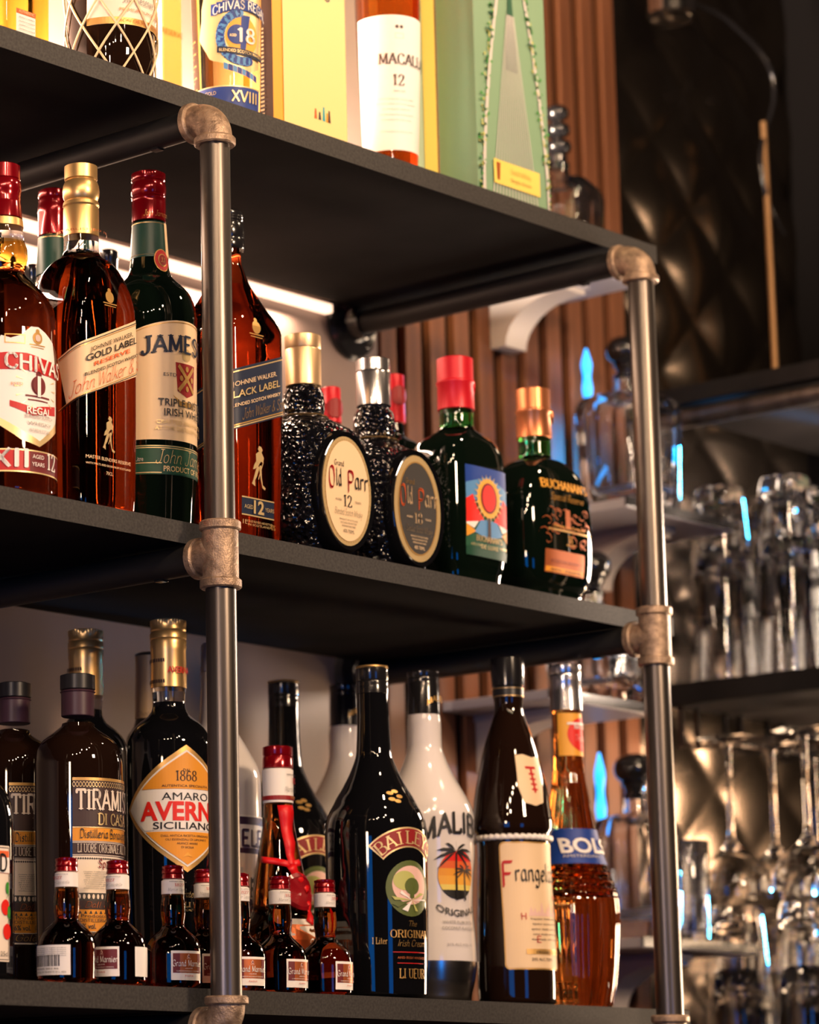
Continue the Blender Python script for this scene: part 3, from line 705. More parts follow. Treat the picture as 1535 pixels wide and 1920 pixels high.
b.tpx('John Jameson', 270, 398, 308, 11, 'gold', 'script', .75); b.print_all(c, .0009)
uS, vS = b.uv(309, 430); b.bar(uS - .0032, uS + .0030, b.uv(309, 480)[1], b.uv(309, 422)[1], 'cream'); b.print_all(c2, .0009, name='paper_strip')
u0, v0 = b.uv(302, 489); b.oval(u0, v0, .0075, .0108, 'gold'); b.oval(u0, v0, .0068, .0098, 'red', .0002); b.oval(u0, v0, .0042, .006, 'gold', .0004); b.oval(u0, v0, .0036, .0052, 'darkred', .0006); b.text('JJ', u0, v0 - .002, .004, .004, 'gold', 'serif', lift=.0008); b.print_all(c2, .0013, name='seal')
ul = b.uv(252, 700)[0] - .006; ur = ul + .118; vb_ = b.uv(300, 824)[1]; vt = b.uv(346, 602)[1]
um = (ul + ur) / 2
top = [(ul + (ur - ul) * t, vt - .013 * (2 * t - 1) ** 2 - .0002) for t in np.linspace(1, 0, 17)]
lab = b.patch('label', [(ul, vb_), (ur, vb_)] + top, 'cream')
for t0, t1 in zip(top[:-1], top[1:]): b.poly([(t1[0], t1[1] - .0022), (t0[0], t0[1] - .0022), (t0[0], t0[1] - .0014), (t1[0], t1[1] - .0014)], 'gold')
u0 = b.uv(266, 665)[0]; u1 = b.uv(366, 650)[0]
b.text('JAMESON', u0, b.uv(266, 665)[1], (u1 - u0) * 1.46, .0150, 'navy', 'slab', arc=.045, just='l')
uc = u0 + (u1 - u0) * .73
u2, v2 = b.uv(349, 712); b.poly([(u2 - .013, v2 + .014), (u2 + .013, v2 + .014), (u2 + .011, v2 - .012), (u2, v2 - .017), (u2 - .011, v2 - .012)], 'darkred'); b.poly([(u2 - .011, v2 + .010), (u2 - .009, v2 + .013), (u2 + .011, v2 - .010), (u2 + .009, v2 - .013)], 'gold', .0002); b.poly([(u2 + .011, v2 + .010), (u2 + .009, v2 + .013), (u2 - .011, v2 - .010), (u2 - .009, v2 - .013)], 'gold', .0002)
for q in range(4): b.oval(u2 + (.0, .0, -.007, .007)[q], v2 + (.009, -.009, 0, 0)[q], .002, .0026, 'gold', .0003)
b.oval(u2, v2 + .022, .006, .006, 'palegold'); b.poly([(u2 - .016, v2 - .016), (u2 - .008, v2 - .021), (u2 + .010, v2 - .021), (u2 + .016, v2 - .016), (u2 + .010, v2 - .026), (u2 - .008, v2 - .026)], 'gold')
b.tpx('ESTD', 306, 705, 329, 7, 'navy', 'sans', 1.0); 
b.text('TRIPLE DISTILLED', b.uv(296, 760)[0], b.uv(296, 760)[1], .070, .0068, 'charcoal', just='l', off=.01)
b.text('IRISH WHISKEY', b.uv(307, 779)[0], b.uv(307, 779)[1], .058, .0068, 'charcoal', just='l', off=.01)
b.text('CRAFTED AND MATURED', b.uv(293, 794)[0], b.uv(293, 794)[1], .066, .0036, 'palegold', just='l'); b.text('AT THE DISTILLERY IN CORK', b.uv(290, 806)[0], b.uv(290, 806)[1], .070, .0036, 'palegold', just='l')
b.print_all(lab, .0006)
vl, vh = b.uv(300, 889)[1], b.uv(300, 834)[1]
lab = b.patch('lower_label', rect(ul - .03, ur + .012, vl, vh), 'green')
for v_ in (vl + .0012, vl + .0098, vh - .003, vh - .0012): b.bar(ul - .03, ur + .012, v_, v_ + .0007, 'palegold')
b.text('John Jameson', b.uv(291, 868)[0], b.uv(291, 868)[1], .072, .0120, 'palegold', 'script', just='l'); b.tpx('1 Litre', 250, 866, 268, 9, 'silver', 'sans', .95)
b.bar(b.uv(303, 887)[0], ur, vl + .0008, vl + .0110, 'green', .0001); b.text('PRODUCT OF IRELAND', b.uv(306, 889)[0], vl + .0028, .062, .0050, 'palegold', just='l', lift=.0003, off=.01)
b.print_all(lab, .0006)

# --- black capped square bottle behind the near upright pipe
b = Bottle('whisky_bottle', 'tall square whisky bottle with black cap and slanted black label, behind near pipe', 426, 398, 0.058, ZM,
  [(470, 452), (480, 451.5), (497, 453), (510, 457.7), (536, 468), (562, 485), (588.5, 503), (606, 517), (618, 523.5), (630, 527.5), (700, 528.5), (1003, 527.5)],
  nrows=[2, 2, 2, 2, 2.2, 3, 4, 5, 6, 6.5, 6.5, 6.5], n=6.5, group=GM_)
b.body('glass_body', [(0, 'red_amber_liquid'), (b.zat(541), 'dark_amber_liquid')], smooth=60)
b.ring('cap', 'black_plastic', [(398, 454), (401, 455.5), (406, 456), (408, 455), (411, 456), (413, 455), (416, 456), (419, 454.5), (423, 457), (432, 458), (445, 458), (450, 456), (454, 457.5), (466, 457.5), (471, 456)])
ua, va = b.uv(445, 690); ub, vb = b.uv(523, 670); sl = (vb - va) / (ub - ua); uc, vc = b.uv(445, 803); hgt = va - vc
ul = ua - .046; ur = ub + .012
lab = b.patch('label', [(ul, along(ul, 1)), (ur, along(ur, 1)), (ur, along(ur, 0)), (ul, along(ul, 0))], 'navy', off=.0004, du=.003)
for f, i_ in ((.05, 'palegold'), (.93, 'gold'), (.965, 'palegold')):
    b.poly([(ul, along(ul, f) - .0007), (ur, along(ur, f) - .0007), (ur, along(ur, f) + .0004), (ul, along(ul, f) + .0004)], i_)
uL = b.uv(441, 725)[0]
slt('JOHNNIE WALKER.', uL - .003, .30, .056, .0046, 'cream', 'sans'); slt('BLACK LABEL', uL - .0085, .49, .066, .0066, 'palegold', 'sans', .012)
slt('BLENDED SCOTCH WHISKY', uL - .006, .64, .064, .0032, 'cream', 'sans', .01); slt('John Walker & Sons', uL + .006, .87, .060, .0095, 'gold', 'script')
b.print_all(lab, .0008, .003)
um, vm = b.uv(484, 918); man(b, um, vm, .0400, 'palegold')
u0, v0 = b.uv(453, 930); u1, _ = b.uv(513, 940); wv = (b.uv(484, 930)[1] - b.uv(484, 966)[1])
vq = b.uv(484, 935)[1]; lab = b.patch('age_label', rect(u0, u1, vq - wv, vq), 'navy')
b.bar(u0, u1, vq - .0012, vq, 'palegold'); b.bar(u0, u1, vq - wv, vq - wv + .0012, 'palegold'); b.text('12', (u0 + u1) / 2 - .0005, vq - wv + .0030, .014, .0120, 'palegold', 'sans', off=.03)
b.text('AGED', u0 + .0075, vq - wv + .0062, .011, .0038, 'palegold'); b.text('YEARS', u1 - .0075, vq - wv + .0062, .012, .0038, 'palegold')
b.print_all(lab, .0006); b.text('DISTILLED BLENDED AND BOTTLED', (u0 + u1) / 2, vq - wv - .006, .036, .0020, 'palegold'); b.text('IN SCOTLAND', (u0 + u1) / 2, vq - wv - .009, .030, .0020, 'palegold'); b.text('1L', u0 + .003, vq - wv - .008, .005, .004, 'palegold'); b.text('40%', u1 - .003, vq - wv - .0095, .007, .005, 'gold')
u2, v2 = b.uv(480, 620); crest(b, u2, v2 - .004, .016, 'gold'); b.print_all(None, .0006, .003)

# --- two oval-label crackle bottles
def oval_bottle(px, top, Y, rows, nr, capm, capr, ring_y, lab_c, ring_i, face_i, ink1, num, label):
    b = Bottle('whisky_bottle', label, px, top, Y, ZM, rows, nrows=nr, n=4.2, q=0.86, group=GM_)
    b.body('glass_body', 'crackle_glass', smooth=60)
    b.ring('cap', capm, capr, ridges=(top + 2, top + 19))
    b.ring('neck_ring', 'gold_cap', ring_y)
    v = b.uv(*lab_c)[1]; u = 0.0; a, h = .0335, .0500
    yb = -b.samp(np.array([v]))[1][0]
    b.surf = lambda V, off: np.column_stack([V[:, 0], yb - off - (V[:, 2] if V.shape[1] > 2 else 0 * V[:, 0]), V[:, 1]])
    V, Fc = [], []; rings = [(1.25, -.016), (1.24, -.002), (1.22, .0030), (1.17, .0062), (1.11, .0058), (1.05, .0042), (.01, .0042)]
    for (s_, o_) in rings:
        P = b.surf(np.array([(u + a * s_ * math.cos(t * math.pi / 32), v + h * (1 + (s_ - 1) * .72) * (1 if s_ > .5 else .05) * math.sin(t * math.pi / 32)) for t in range(64)]), o_)
        V += [tuple(p) for p in P]
    for j in range(len(rings) - 1):
        for i in range(64):
            q = (i + 1) % 64; Fc.append((j * 64 + i, j * 64 + q, (j + 1) * 64 + q, (j + 1) * 64 + i))
    bz = link('oval_boss', mesh(V, Fc), 'dark_glass', b.root, smooth=50)
    def ov(s_): return [(u + a * s_ * math.cos(t * math.pi / 24), v + h * (1 + (s_ - 1) * .7) * math.sin(t * math.pi / 24)) for t in range(48)]
    lab = b.patch('label', ov(1.05), ring_i, .0046); b.poly(ov(.93 if num == '12' else .84), face_i, .0001)
    if num == '18': b.poly(ov(.88), 'gold', .00004)
    if num == '12':
        for k in range(0, 60): a_ = k * math.pi / 30; b.bar(u + a * .97 * math.cos(a_) - .0003, u + a * .97 * math.cos(a_) + .0003, v + h * .975 * math.sin(a_) - .0006, v + h * .975 * math.sin(a_) + .0006, 'gold', .0003)
    k1 = 'red' if num == '12' else 'orangered'
    b.text('Grand', u - .012, v + .0225, .014, .0050, ink1 if num == '12' else 'gold', 'black'); b.text('O', u - .0225, v + .0005, .0095, .0200, k1, 'black'); b.text('ld', u - .0125, v + .0035, .0085, .0165, ink1, 'black')
    b.text('P', u + .0045, v - .001, .0095, .0200, k1, 'black'); b.text('arr', u + .0200, v + .0035, .0200, .0170, ink1, 'black')
    b.text(num, u, v - .0150, .013, .0105, ink1, 'serif'); b.text('AGED', u - .014, v - .0105, .009, .002, ink1); b.text('YEARS', u + .014, v - .0105, .009, .002, ink1)
    b.text('Blended Scotch Whisky', u, v - .0235, .040, .0062, ink1, 'script')
    for k, t_ in enumerate(('PRODUCT OF SCOTLAND', 'DISTILLED AND BOTTLED', 'GREENLEES BROTHERS')): b.text(t_, u, v - .0285 - k * .0030, .026 - .003 * k, .0016, ink1)
    b.text('40% 750ML', u, v - .0400, .016, .0034, ink1)
    b.print_all(lab, .0050)
    return b
oval_bottle(567, 630, 0.062, [(727, 600), (733, 603), (742, 607), (756, 609), (770, 609), (780, 607), (784, 612), (790, 622), (797, 635), (813, 668), (836, 684), (862, 690), (920, 691), (987, 690), (1010, 684), (1030, 668)],
  [2, 2, 2, 2, 2, 2, 2.1, 2.3, 2.6, 3.4, 4, 4.2, 4.2, 4.2, 4.2, 4.2], 'pale_gold_cap', [(630, 599), (632, 601), (655, 601), (657, 600), (660, 601), (726.5, 600.5)], [(781, 611), (786, 616)], (640, 921), 'palegold', 'cream', 'charcoal', '12',
  'squat black crackle-glass bottle with gold cap and cream oval label')
oval_bottle(698.5, 674.5, 0.066, [(764, 730), (770, 732), (776, 737), (790, 740), (810, 741), (822, 740), (829, 743), (836, 750), (846, 772), (862, 798), (885, 814), (920, 821), (1000, 820), (1035, 815), (1058, 800)],
  [2, 2, 2, 2, 2, 2, 2.1, 2.3, 2.8, 3.6, 4.2, 4.2, 4.2, 4.2, 4.2], 'silver_cap', [(674.5, 729), (677, 731), (698, 731), (700, 729.5), (703, 731), (764, 731)], [(824, 742), (829, 747)], (775, 955), 'palegold', 'charcoal', 'cream', '18',
  'squat black crackle-glass bottle with silver cap and dark grey oval label')
# --- red capped bottles behind
for (px, top, bt, hw, lb) in ((620, 727, 795, 17, 'whisky bottle with scarlet cap seen between the two oval-label bottles'), (740, 703, 795, 16, 'whisky bottle with scarlet cap just behind the silver capped oval-label bottle')):
    b = Bottle('whisky_bottle', lb, px, top, 0.175, ZM, [(bt, px + hw), (bt + 22, px + hw + 2), (bt + 38, px + 46), (bt + 66, px + 66), (1015, px + 66)], nrows=[2, 2, 3, 4, 4], n=4, q=.72, group=GM_)
    b.body('glass_body', 'dark_green_glass', smooth=60); c = b.ring('cap', 'scarlet_cap', [(top, px + hw), (top + 2, px + hw + 1), (top + 30, px + hw + 1), (top + 32, px + hw + 2), (top + 35, px + hw + 1), (bt, px + hw + 2)])
    b.oval(b.uv(px + 8, bt + 2)[0], b.zat(top + 42), .007, .010, 'darkred'); b.print_all(c, .004, name='seal')
# --- rounded flask with the colourful label
b = Bottle('whisky_bottle', 'dark green flask with scarlet cap and colourful painted label, fourth from right upright', 852, 672.5, 0.062, ZM,
  [(770, 886), (778, 887), (800, 888), (808, 891), (817, 904), (824, 917), (832, 929), (843, 938), (856, 944), (887, 949), (960, 951), (1025, 951), (1060, 949), (1085, 942)],
  nrows=[2, 2, 2, 2.1, 2.5, 3, 3.4, 3.8, 4, 4, 4, 4, 4, 4], n=4, q=0.70, group=GM_)
b.root['label'] = 'dark green flask with scarlet cap and a colourful painted label, beside the copper capped flask'
b.body('glass_body', [(0, 'dark_green_glass'), (b.zat(812), 'green_glass')], smooth=60)
c = b.ring('cap', 'scarlet_cap', [(672.5, 883), (675, 886), (716, 886), (718, 888), (722, 888), (725, 886), (771, 886.5)]); u0, _ = b.uv(884, 800)
z_ = b.zat(727); l_ = link('seal', tube_me([(0.0118, -.0100, z_), (0.0140, -.0118, z_)], [.0088, .0082], 20), 'scarlet_cap', b.root, smooth=40)
u0 = b.uv(873, 960)[0]; u1 = b.uv(948, 985)[0]; vt = b.uv(880, 871)[1]; vb_ = b.uv(880, 1040)[1]; um = (u0 + u1) / 2; H_ = vt - vb_; W_ = u1 - u0
lab = b.patch('label', rect(u0, u1, vb_, vt, .002), 'darkgreen', du=.003)
b.bar(u0, u1, vb_ + H_ * .72, vt, 'cobalt'); b.poly([(u0, vb_ + H_ * .62), (u1, vb_ + H_ * .60), (u1, vb_ + H_ * .78), (um, vb_ + H_ * .90), (u0, vb_ + H_ * .80)], 'skyblue', .0001)
for sx_ in (-1, 1):
    b.poly([(um + sx_ * W_ * .10, vb_ + H_ * .40), (um + sx_ * W_ * .5, vb_ + H_ * .36), (um + sx_ * W_ * .5, vb_ + H_ * .62), (um + sx_ * W_ * .36, vb_ + H_ * .68), (um + sx_ * W_ * .28, vb_ + H_ * .55)], 'brightred', .00015)
    b.poly([(um, vb_ + H_ * .20), (um + sx_ * W_ * .34, vb_ + H_ * .26), (um + sx_ * W_ * .20, vb_ + H_ * .40), (um, vb_ + H_ * .42)], 'skyblue', .0002)
    b.poly([(um + sx_ * W_ * .5, vb_ + H_ * .20), (um + sx_ * W_ * .30, vb_ + H_ * .27), (um + sx_ * W_ * .5, vb_ + H_ * .34)], 'orange', .0002)
    b.poly([(um + sx_ * W_ * .34, vb_ + H_ * .30), (um + sx_ * W_ * .5, vb_ + H_ * .34), (um + sx_ * W_ * .5, vb_ + H_ * .40), (um + sx_ * W_ * .2, vb_ + H_ * .42)], 'white', .00012)
for k in range(22):
    a_ = k / 22 * 2 * math.pi; cu, cv = um, vb_ + H_ * .66; b.poly([(cu + W_ * .25 * math.cos(a_ - .07), cv + H_ * .20 * math.sin(a_ - .07)), (cu + W_ * .36 * math.cos(a_), cv + H_ * .27 * math.sin(a_)), (cu + W_ * .25 * math.cos(a_ + .07), cv + H_ * .20 * math.sin(a_ + .07))], 'palegold', .0003)
b.oval(um, vb_ + H_ * .66, W_ * .27, H_ * .22, 'amber', .0003); b.oval(um, vb_ + H_ * .66, W_ * .19, H_ * .17, 'maroon', .0004); b.oval(um, vb_ + H_ * .66, W_ * .155, H_ * .15, 'brightred', .0005)
b.poly([(um - .003, vb_ + H_ * .16), (um + .003, vb_ + H_ * .16), (um + .002, vb_ + H_ * .44), (um - .002, vb_ + H_ * .44)], 'brown', .0004)
b.bar(u0, u1, vb_, vb_ + H_ * .10, 'green', .0003); b.text("BUCHANAN'S", um, vb_ + H_ * .17, W_ * .62, .0052, 'palegold', 'slab', lift=.0006); b.text('DE LUXE', um, vb_ + H_ * .09, W_ * .40, .0042, 'palegold', 'sans', lift=.0006)
b.text('AGED 12 YEARS', um - W_ * .3, vb_ + H_ * .11, W_ * .25, .0024, 'palegold', lift=.0006); b.text('SCOTCH', um + W_ * .34, vb_ + H_ * .11, W_ * .2, .0024, 'palegold', lift=.0006)
b.print_all(lab, .0006, .003)
# --- copper capped flask
b = Bottle('whisky_bottle', 'dark green flask with copper cap and orange engraved label, last bottle on the middle shelf', 998, 731, 0.062, ZM,
  [(823, 1031), (835, 1032), (858, 1032.5), (864, 1037), (870, 1055), (880, 1070), (891, 1084), (905, 1094), (919, 1101), (947, 1110), (989, 1114), (1040, 1115), (1077, 1113), (1100, 1106), (1119, 1094)],
  nrows=[2, 2, 2, 2.1, 2.5, 3, 3.3, 3.6, 3.8, 4, 4, 4, 4, 4, 4], n=4, q=0.66, group=GM_)
b.body('glass_body', [(0, 'dark_green_glass'), (b.zat(868), 'green_glass')], smooth=60)
b.ring('cap', 'copper_cap', [(731, 1027), (733, 1030), (770, 1030), (772, 1032), (777, 1032), (780, 1030), (824, 1031)])
z_ = b.zat(782); link('seal', tube_me([(0.0124, -.0105, z_), (0.0146, -.0123, z_)], [.0085, .0080], 20), 'copper_cap', b.root, smooth=40)
u0 = b.uv(1010, 1000)[0]; u1 = b.uv(1108, 1010)[0]; um = (u0 + u1) / 2; W_ = u1 - u0
b.text("BUCHANAN'S", um, b.uv(1060, 921)[1], W_ * .86, .0085, 'amber', 'slab'); b.text('Special Reserve', um, b.uv(1060, 941)[1], W_ * .62, .0070, 'amber', 'script')
vc = b.uv(1060, 985)[1]
rnd = random.Random(3)
for k in range(26):
    a_ = rnd.uniform(-1, 1); t0 = rnd.uniform(0, 6.3); cu, cv = um + a_ * W_ * .42, vc + rnd.uniform(-.020, .014); P = [(cu + (.002 + .0011 * j) * math.cos(t0 + j * .7), cv + (.002 + .0008 * j) * math.sin(t0 + j * .7)) for j in range(7)]
    for p0, p1 in zip(P[:-1], P[1:]): b.poly([p0, (p0[0] + .0006, p0[1] + .0010), (p1[0] + .0006, p1[1] + .0010), p1], 'copper')
b.bar(um - W_ * .36, um + W_ * .46, vc - .0075, vc - .0055, 'gold'); b.text('BLENDED SCOTCH WHISKY', um + .002, vc - .004, W_ * .6, .0024, 'amber'); b.text('18', um + .002, vc - .018, .008, .0070, 'amber', 'serif'); b.text('AGED YEARS', um + .002, vc - .0215, .014, .0022, 'amber')
b.bar(um - .004, um + .004, vc - .004, vc + .016, 'copper')
b.print_all(None, .0006, .003)
u0 = b.uv(1022, 1040)[0]; u1 = b.uv(1095, 1055)[0]; vt, vb_ = b.uv(1040, 1030)[1], b.uv(1040, 1074)[1]
lab = b.patch('lower_label', rect(u0, u1, vb_, vt, .001), 'copper', du=.003); b.bar(u0 + .001, u1 - .001, vb_ + .001, vb_ + .006, 'orange'); b.text('SCOTCH WHISKY', (u0 + u1) / 2, vb_ + .0105, (u1 - u0) * .8, .003, 'maroon'); b.text('40%  750ML', (u0 + u1) / 2, vb_ + .002, (u1 - u0) * .8, .0025, 'maroon'); b.print_all(lab, .0006, .003)
# --- two small black caps deep behind
for px, top, lb in ((203, 470, 'dark bottle with a black cap deep behind, between the gold capped and green bottles'), (62, 498, 'dark bottle with a black cap deep behind, right of the shield-label bottle')):
    b = Bottle('whisky_bottle', lb, px, top, 0.255, ZM, [(top + 40, px + 13), (top + 70, px + 16), (top + 100, px + 50), (top + 130, px + 60), (905, px + 60)], group=GM_)
    b.body('glass_body', 'dark_glass'); b.ring('cap', 'black_plastic', [(top, px + 17), (top + 3, px + 18), (top + 16, px + 18), (top + 18, px + 17), (top + 40, px + 16)])

# ================================================================ bottom shelf
GB_ = 'liqueur bottles on the bottom shelf'
TR = [(1358, 30.5), (1364, 31.5), (1375, 46), (1382, 57), (1390, 67), (1400, 76), (1411, 81), (1435, 85), (1480, 85.5), (1830, 84)]
def coffee_bottle(px, top, Y, sc, lb):
    f = lambda y: top + (y - 1266) * sc
    b = Bottle('liqueur_bottle', lb, px, top, Y, ZB, [(f(y), px + h * sc) for y, h in TR], group=GB_)
    b.body('glass_body', 'cream_brown_glass')
    b.ring('cap', 'black_satin', [(f(1266), px + 31 * sc), (f(1268), px + 33 * sc), (f(1294), px + 33 * sc), (f(1296), px + 32 * sc)])
    b.ring('neck_sleeve', 'purple_sleeve', [(f(1296), px + 33.5 * sc), (f(1299), px + 33.5 * sc), (f(1301), px + 31.5 * sc), (f(1345), px + 31.5 * sc)])
    r = b.rows[1][1]; k = sc
    ul, ur = -.0365 * k, .0365 * k; vt = b.zat(f(1461)) - .003; vb_ = vt - .143
    lab = b.patch('label', rect(ul, ur, vb_, vt, .0008), 'paper')
    T = lambda t_: vt - t_ * .143
    def br(a_, b_, i_, l=0.0): b.bar(ul, ur, T(b_), T(a_), i_, l)
    br(0, .018, 'gold'); br(.018, .30, 'brown')
    n = 13
    for k2 in range(n * 6):
        x0 = ul + (ur - ul) * k2 / (n * 6); x1 = ul + (ur - ul) * (k2 + 1) / (n * 6)
        for ph in (0, math.pi):
            y0 = T(.042) + .0022 * math.sin(k2 / 6 * 2 * math.pi + ph); y1 = T(.042) + .0022 * math.sin((k2 + 1) / 6 * 2 * math.pi + ph); b.poly([(x0, y0 - .0004), (x1, y1 - .0004), (x1, y1 + .0004), (x0, y0 + .0004)], 'palegold', .0002)
    b.text('TIRAMISU', 0, T(.195), .066, .0170, 'paper', 'slab'); b.text('DI CASA', .004, T(.285), .036, .0095, 'palegold', 'slab')
    br(.30, .385, 'orange'); br(.30, .306, 'palegold', .0002); b.text('Distilleria Bonaventura', 0, T(.367), .060, .0075, 'charcoal', 'black')
    br(.39, .475, 'brown'); b.bar(ul, ur, T(.398), T(.394), 'paper', .0001); b.text('LIQUORE ORIGINALE ALL UOVO', 0, T(.455), .064, .0072, 'paper', 'serif'); b.bar(ul, ur, T(.472), T(.468), 'paper', .0001)
    for k2 in range(36): x0 = ul + (ur - ul) * k2 / 36; b.poly([(x0, T(.492)), (x0 + .001, T(.485)), (x0 + .002, T(.492)), (x0 + .001, T(.499))], 'charcoal')
    b.text('Specialita', .000, T(.545), .028, .0068, 'darkred', 'black')
    for k2 in range(9): b.text('ricetta tradizionale con uova e caffe'[k2:k2 + 26], -.012, T(.575 + k2 * .0125), .030 - .0012 * (k2 % 4), .0011, 'charcoal')
    for k2 in range(6): a_ = k2 * math.pi / 3; cx, cy = .018, T(.625); b.poly([(cx - .0006 * math.sin(a_), cy + .0006 * math.cos(a_)), (cx + .009 * math.cos(a_), cy + .009 * math.sin(a_)), (cx + .0006 * math.sin(a_), cy - .0006 * math.cos(a_))], 'charcoal'); b.oval(cx + .0075 * math.cos(a_ + .4), cy + .0075 * math.sin(a_ + .4), .0011, .0011, 'charcoal', n=8)
    br(.70, .745, 'charcoal')
    for k2 in range(18): b.oval(ul + (ur - ul) * (k2 + .5) / 18, T(.722), .0012, .0022, 'paper', .0002, n=10)
    br(.745, .80, 'brown'); b.text('Dall esperienza', 0, T(.788), .052, .0050, 'copper', 'script'); br(.80, .93, 'orange')
    for k2 in range(16): b.poly([(ul + (ur - ul) * (k2 + .2) / 16, T(.825)), (ul + (ur - ul) * (k2 + .8) / 16, T(.825)), (ul + (ur - ul) * (k2 + .5) / 16, T(.806))], 'charcoal', .0002)
    b.text('Prodotto da Distillerie', 0, T(.848), .058, .003, 'charcoal'); b.text('DISTILLERIA BONAVENTURA', 0, T(.875), .060, .003, 'charcoal'); b.text('16% vol.', -.024, T(.915), .016, .0045, 'charcoal', off=.02); br(.935, .99, 'brown')
    b.text('Golden', -.015, T(.98), .030, .006, 'gold', 'script')
    b.print_all(lab, .0007)
    return b
coffee_bottle(26.5, 1281, 0.205, .97, 'brown liqueur bottle with black stopper and patterned label, its left edge behind the fruit-label bottle')
coffee_bottle(145.5, 1265.5, 0.120, 1.0, 'brown liqueur bottle with black stopper and tall patterned brown and orange label')
def herb_bottle(px, top, Y, sc, rot, lb, full=True):
    f = lambda y: top + (y - 1163) * sc
    hs = [(1291, 34), (1318, 32), (1329, 33), (1336, 36), (1344, 42), (1356, 58), (1367, 69), (1381, 77), (1397, 81.5), (1430, 82.5), (1840, 81)]
    b = Bottle('liqueur_bottle', lb, px, top, Y, ZB, [(f(y), px + h * sc) for y, h in hs], rot=rot, group=GB_)
    b.body('glass_body', [(0, 'dark_glass'), (b.zat(f(1318)), 'bottle_glass')])
    c = b.ring('cap', 'gold_cap', [(f(1163), px + 31 * sc), (f(1165), px + 34 * sc), (f(1175), px + 34 * sc), (f(1177), px + 33 * sc), (f(1183), px + 34 * sc), (f(1186), px + 32.5 * sc), (f(1190), px + 34.5 * sc), (f(1199), px + 34.5 * sc), (f(1201), px + 33 * sc), (f(1205), px + 34.5 * sc), (f(1210), px + 33.5 * sc), (f(1215), px + 34.5 * sc), (f(1222), px + 33 * sc), (f(1292), px + 34 * sc)], ridges=(f(1165), f(1175)))
    v_ = b.zat(f(1266))
    rr = b.samp(np.array([v_]))[0][0]
    b.text('AVERNA', b.uv(px + 20 * sc, f(1320))[0], v_, .022, .0060, 'brightred', off=.02) if full else None
    for y_ in (1242, 1281):
        vv = b.zat(f(y_)); 
        for k in range(14): uu = -.040 + k * .0022; b.bar(uu, uu + .0013, vv - .0016, vv + .0016, 'brown')
    b.print_all(c, .0016)
    if not full: return b
    H_ = b.zat(f(1404)) - b.zat(f(1640)); vc = b.zat(f(1523)); 
    hu = .066
    def dia(s_, dv=0.0):
        P = []
        for (x0, y0, x1, y1) in ((-1, 0, 0, -1), (0, -1, 1, 0), (1, 0, 0, 1), (0, 1, -1, 0)):
            for k in range(8):
                t = k / 8; x_ = x0 + (x1 - x0) * t; y_ = y0 + (y1 - y0) * t; bl = math.sin(math.pi * t) * .045; P.append(((x_ + bl * (x0 + x1)) * hu * s_, vc + (y_ + bl * (y0 + y1)) * H_ / 2 * s_ + dv))
        return P
    lab = b.patch('label', dia(1.0), 'gold', du=.003)
    def clip(P, lo, hi):
        def half(P, y, sgn):
            out = []
            for i in range(len(P)):
                a_, c_ = P[i], P[(i + 1) % len(P)]; ia, ic = sgn * (a_[1] - y) >= 0, sgn * (c_[1] - y) >= 0
                if ia: out.append(a_)
                if ia != ic: t = (y - a_[1]) / (c_[1] - a_[1]); out.append((a_[0] + t * (c_[0] - a_[0]), y))
            return out
        return half(half(P, lo, 1), hi, -1)
    b.poly(dia(.92), 'white', .0001); D = dia(.885)
    b.poly(clip(D, vc + H_ * .150, 9), 'orange', .0003); b.poly(clip(D, -9, vc - H_ * .185), 'orange', .0003); b.poly(clip(D, vc - H_ * .175, vc + H_ * .142), 'white', .0003)
    b.text('DAL', 0, vc + H_ * .285, .007, .003, 'brown', lift=.0005); b.text('1868', 0, vc + H_ * .215, .021, .0090, 'brown', 'serif', lift=.0005); b.text('AUTENTICA SPECIALITA', 0, vc + H_ * .165, .046, .0022, 'brown', lift=.0005)
    b.text('AMARO', 0, vc + H_ * .062, .046, .0072, 'black', lift=.0005); b.text('AVERNA', 0, vc - H_ * .092, .088, .0168, 'brightred', lift=.0005, off=.035); b.text('SICILIANO', 0, vc - H_ * .165, .062, .0066, 'black', lift=.0005, off=.008)
    for k, t_ in enumerate(('DALL ANTICA RICETTA ORIGINALE', 'OLI ESSENZIALI DI LIMONE E', 'ARANCE AMARE', 'DI SICILIA')): b.text(t_, 0, vc - H_ * (.225 + k * .030), (.048, .040, .020, .012)[k], .0020, 'brown', lift=.0005)
    b.poly([(-.005, vc - H_ * .385), (0, vc - H_ * .345), (.005, vc - H_ * .385), (0, vc - H_ * .372)], 'amber', .0005)
    b.print_all(lab, .0006, .003)
    v_ = b.zat(f(1688)); b.text('Fratelli Averna', .010, v_, .034, .006, 'palegold', 'script'); b.text('LIQUEUR', .010, v_ - .009, .026, .0045, 'palegold', 'slab'); b.text('CALTANISSETTA', .010, v_ - .0125, .024, .002, 'palegold'); b.print_all(None, .0006)
    return b
herb_bottle(160.5, 1182, 0.252, .97, -0.42, 'dark liqueur bottle with ribbed gold cap, behind the black-stoppered brown bottle', False)
herb_bottle(315, 1163, 0.158, 1.0, -0.42, 'black liqueur bottle with ribbed gold cap and orange and white diamond label')
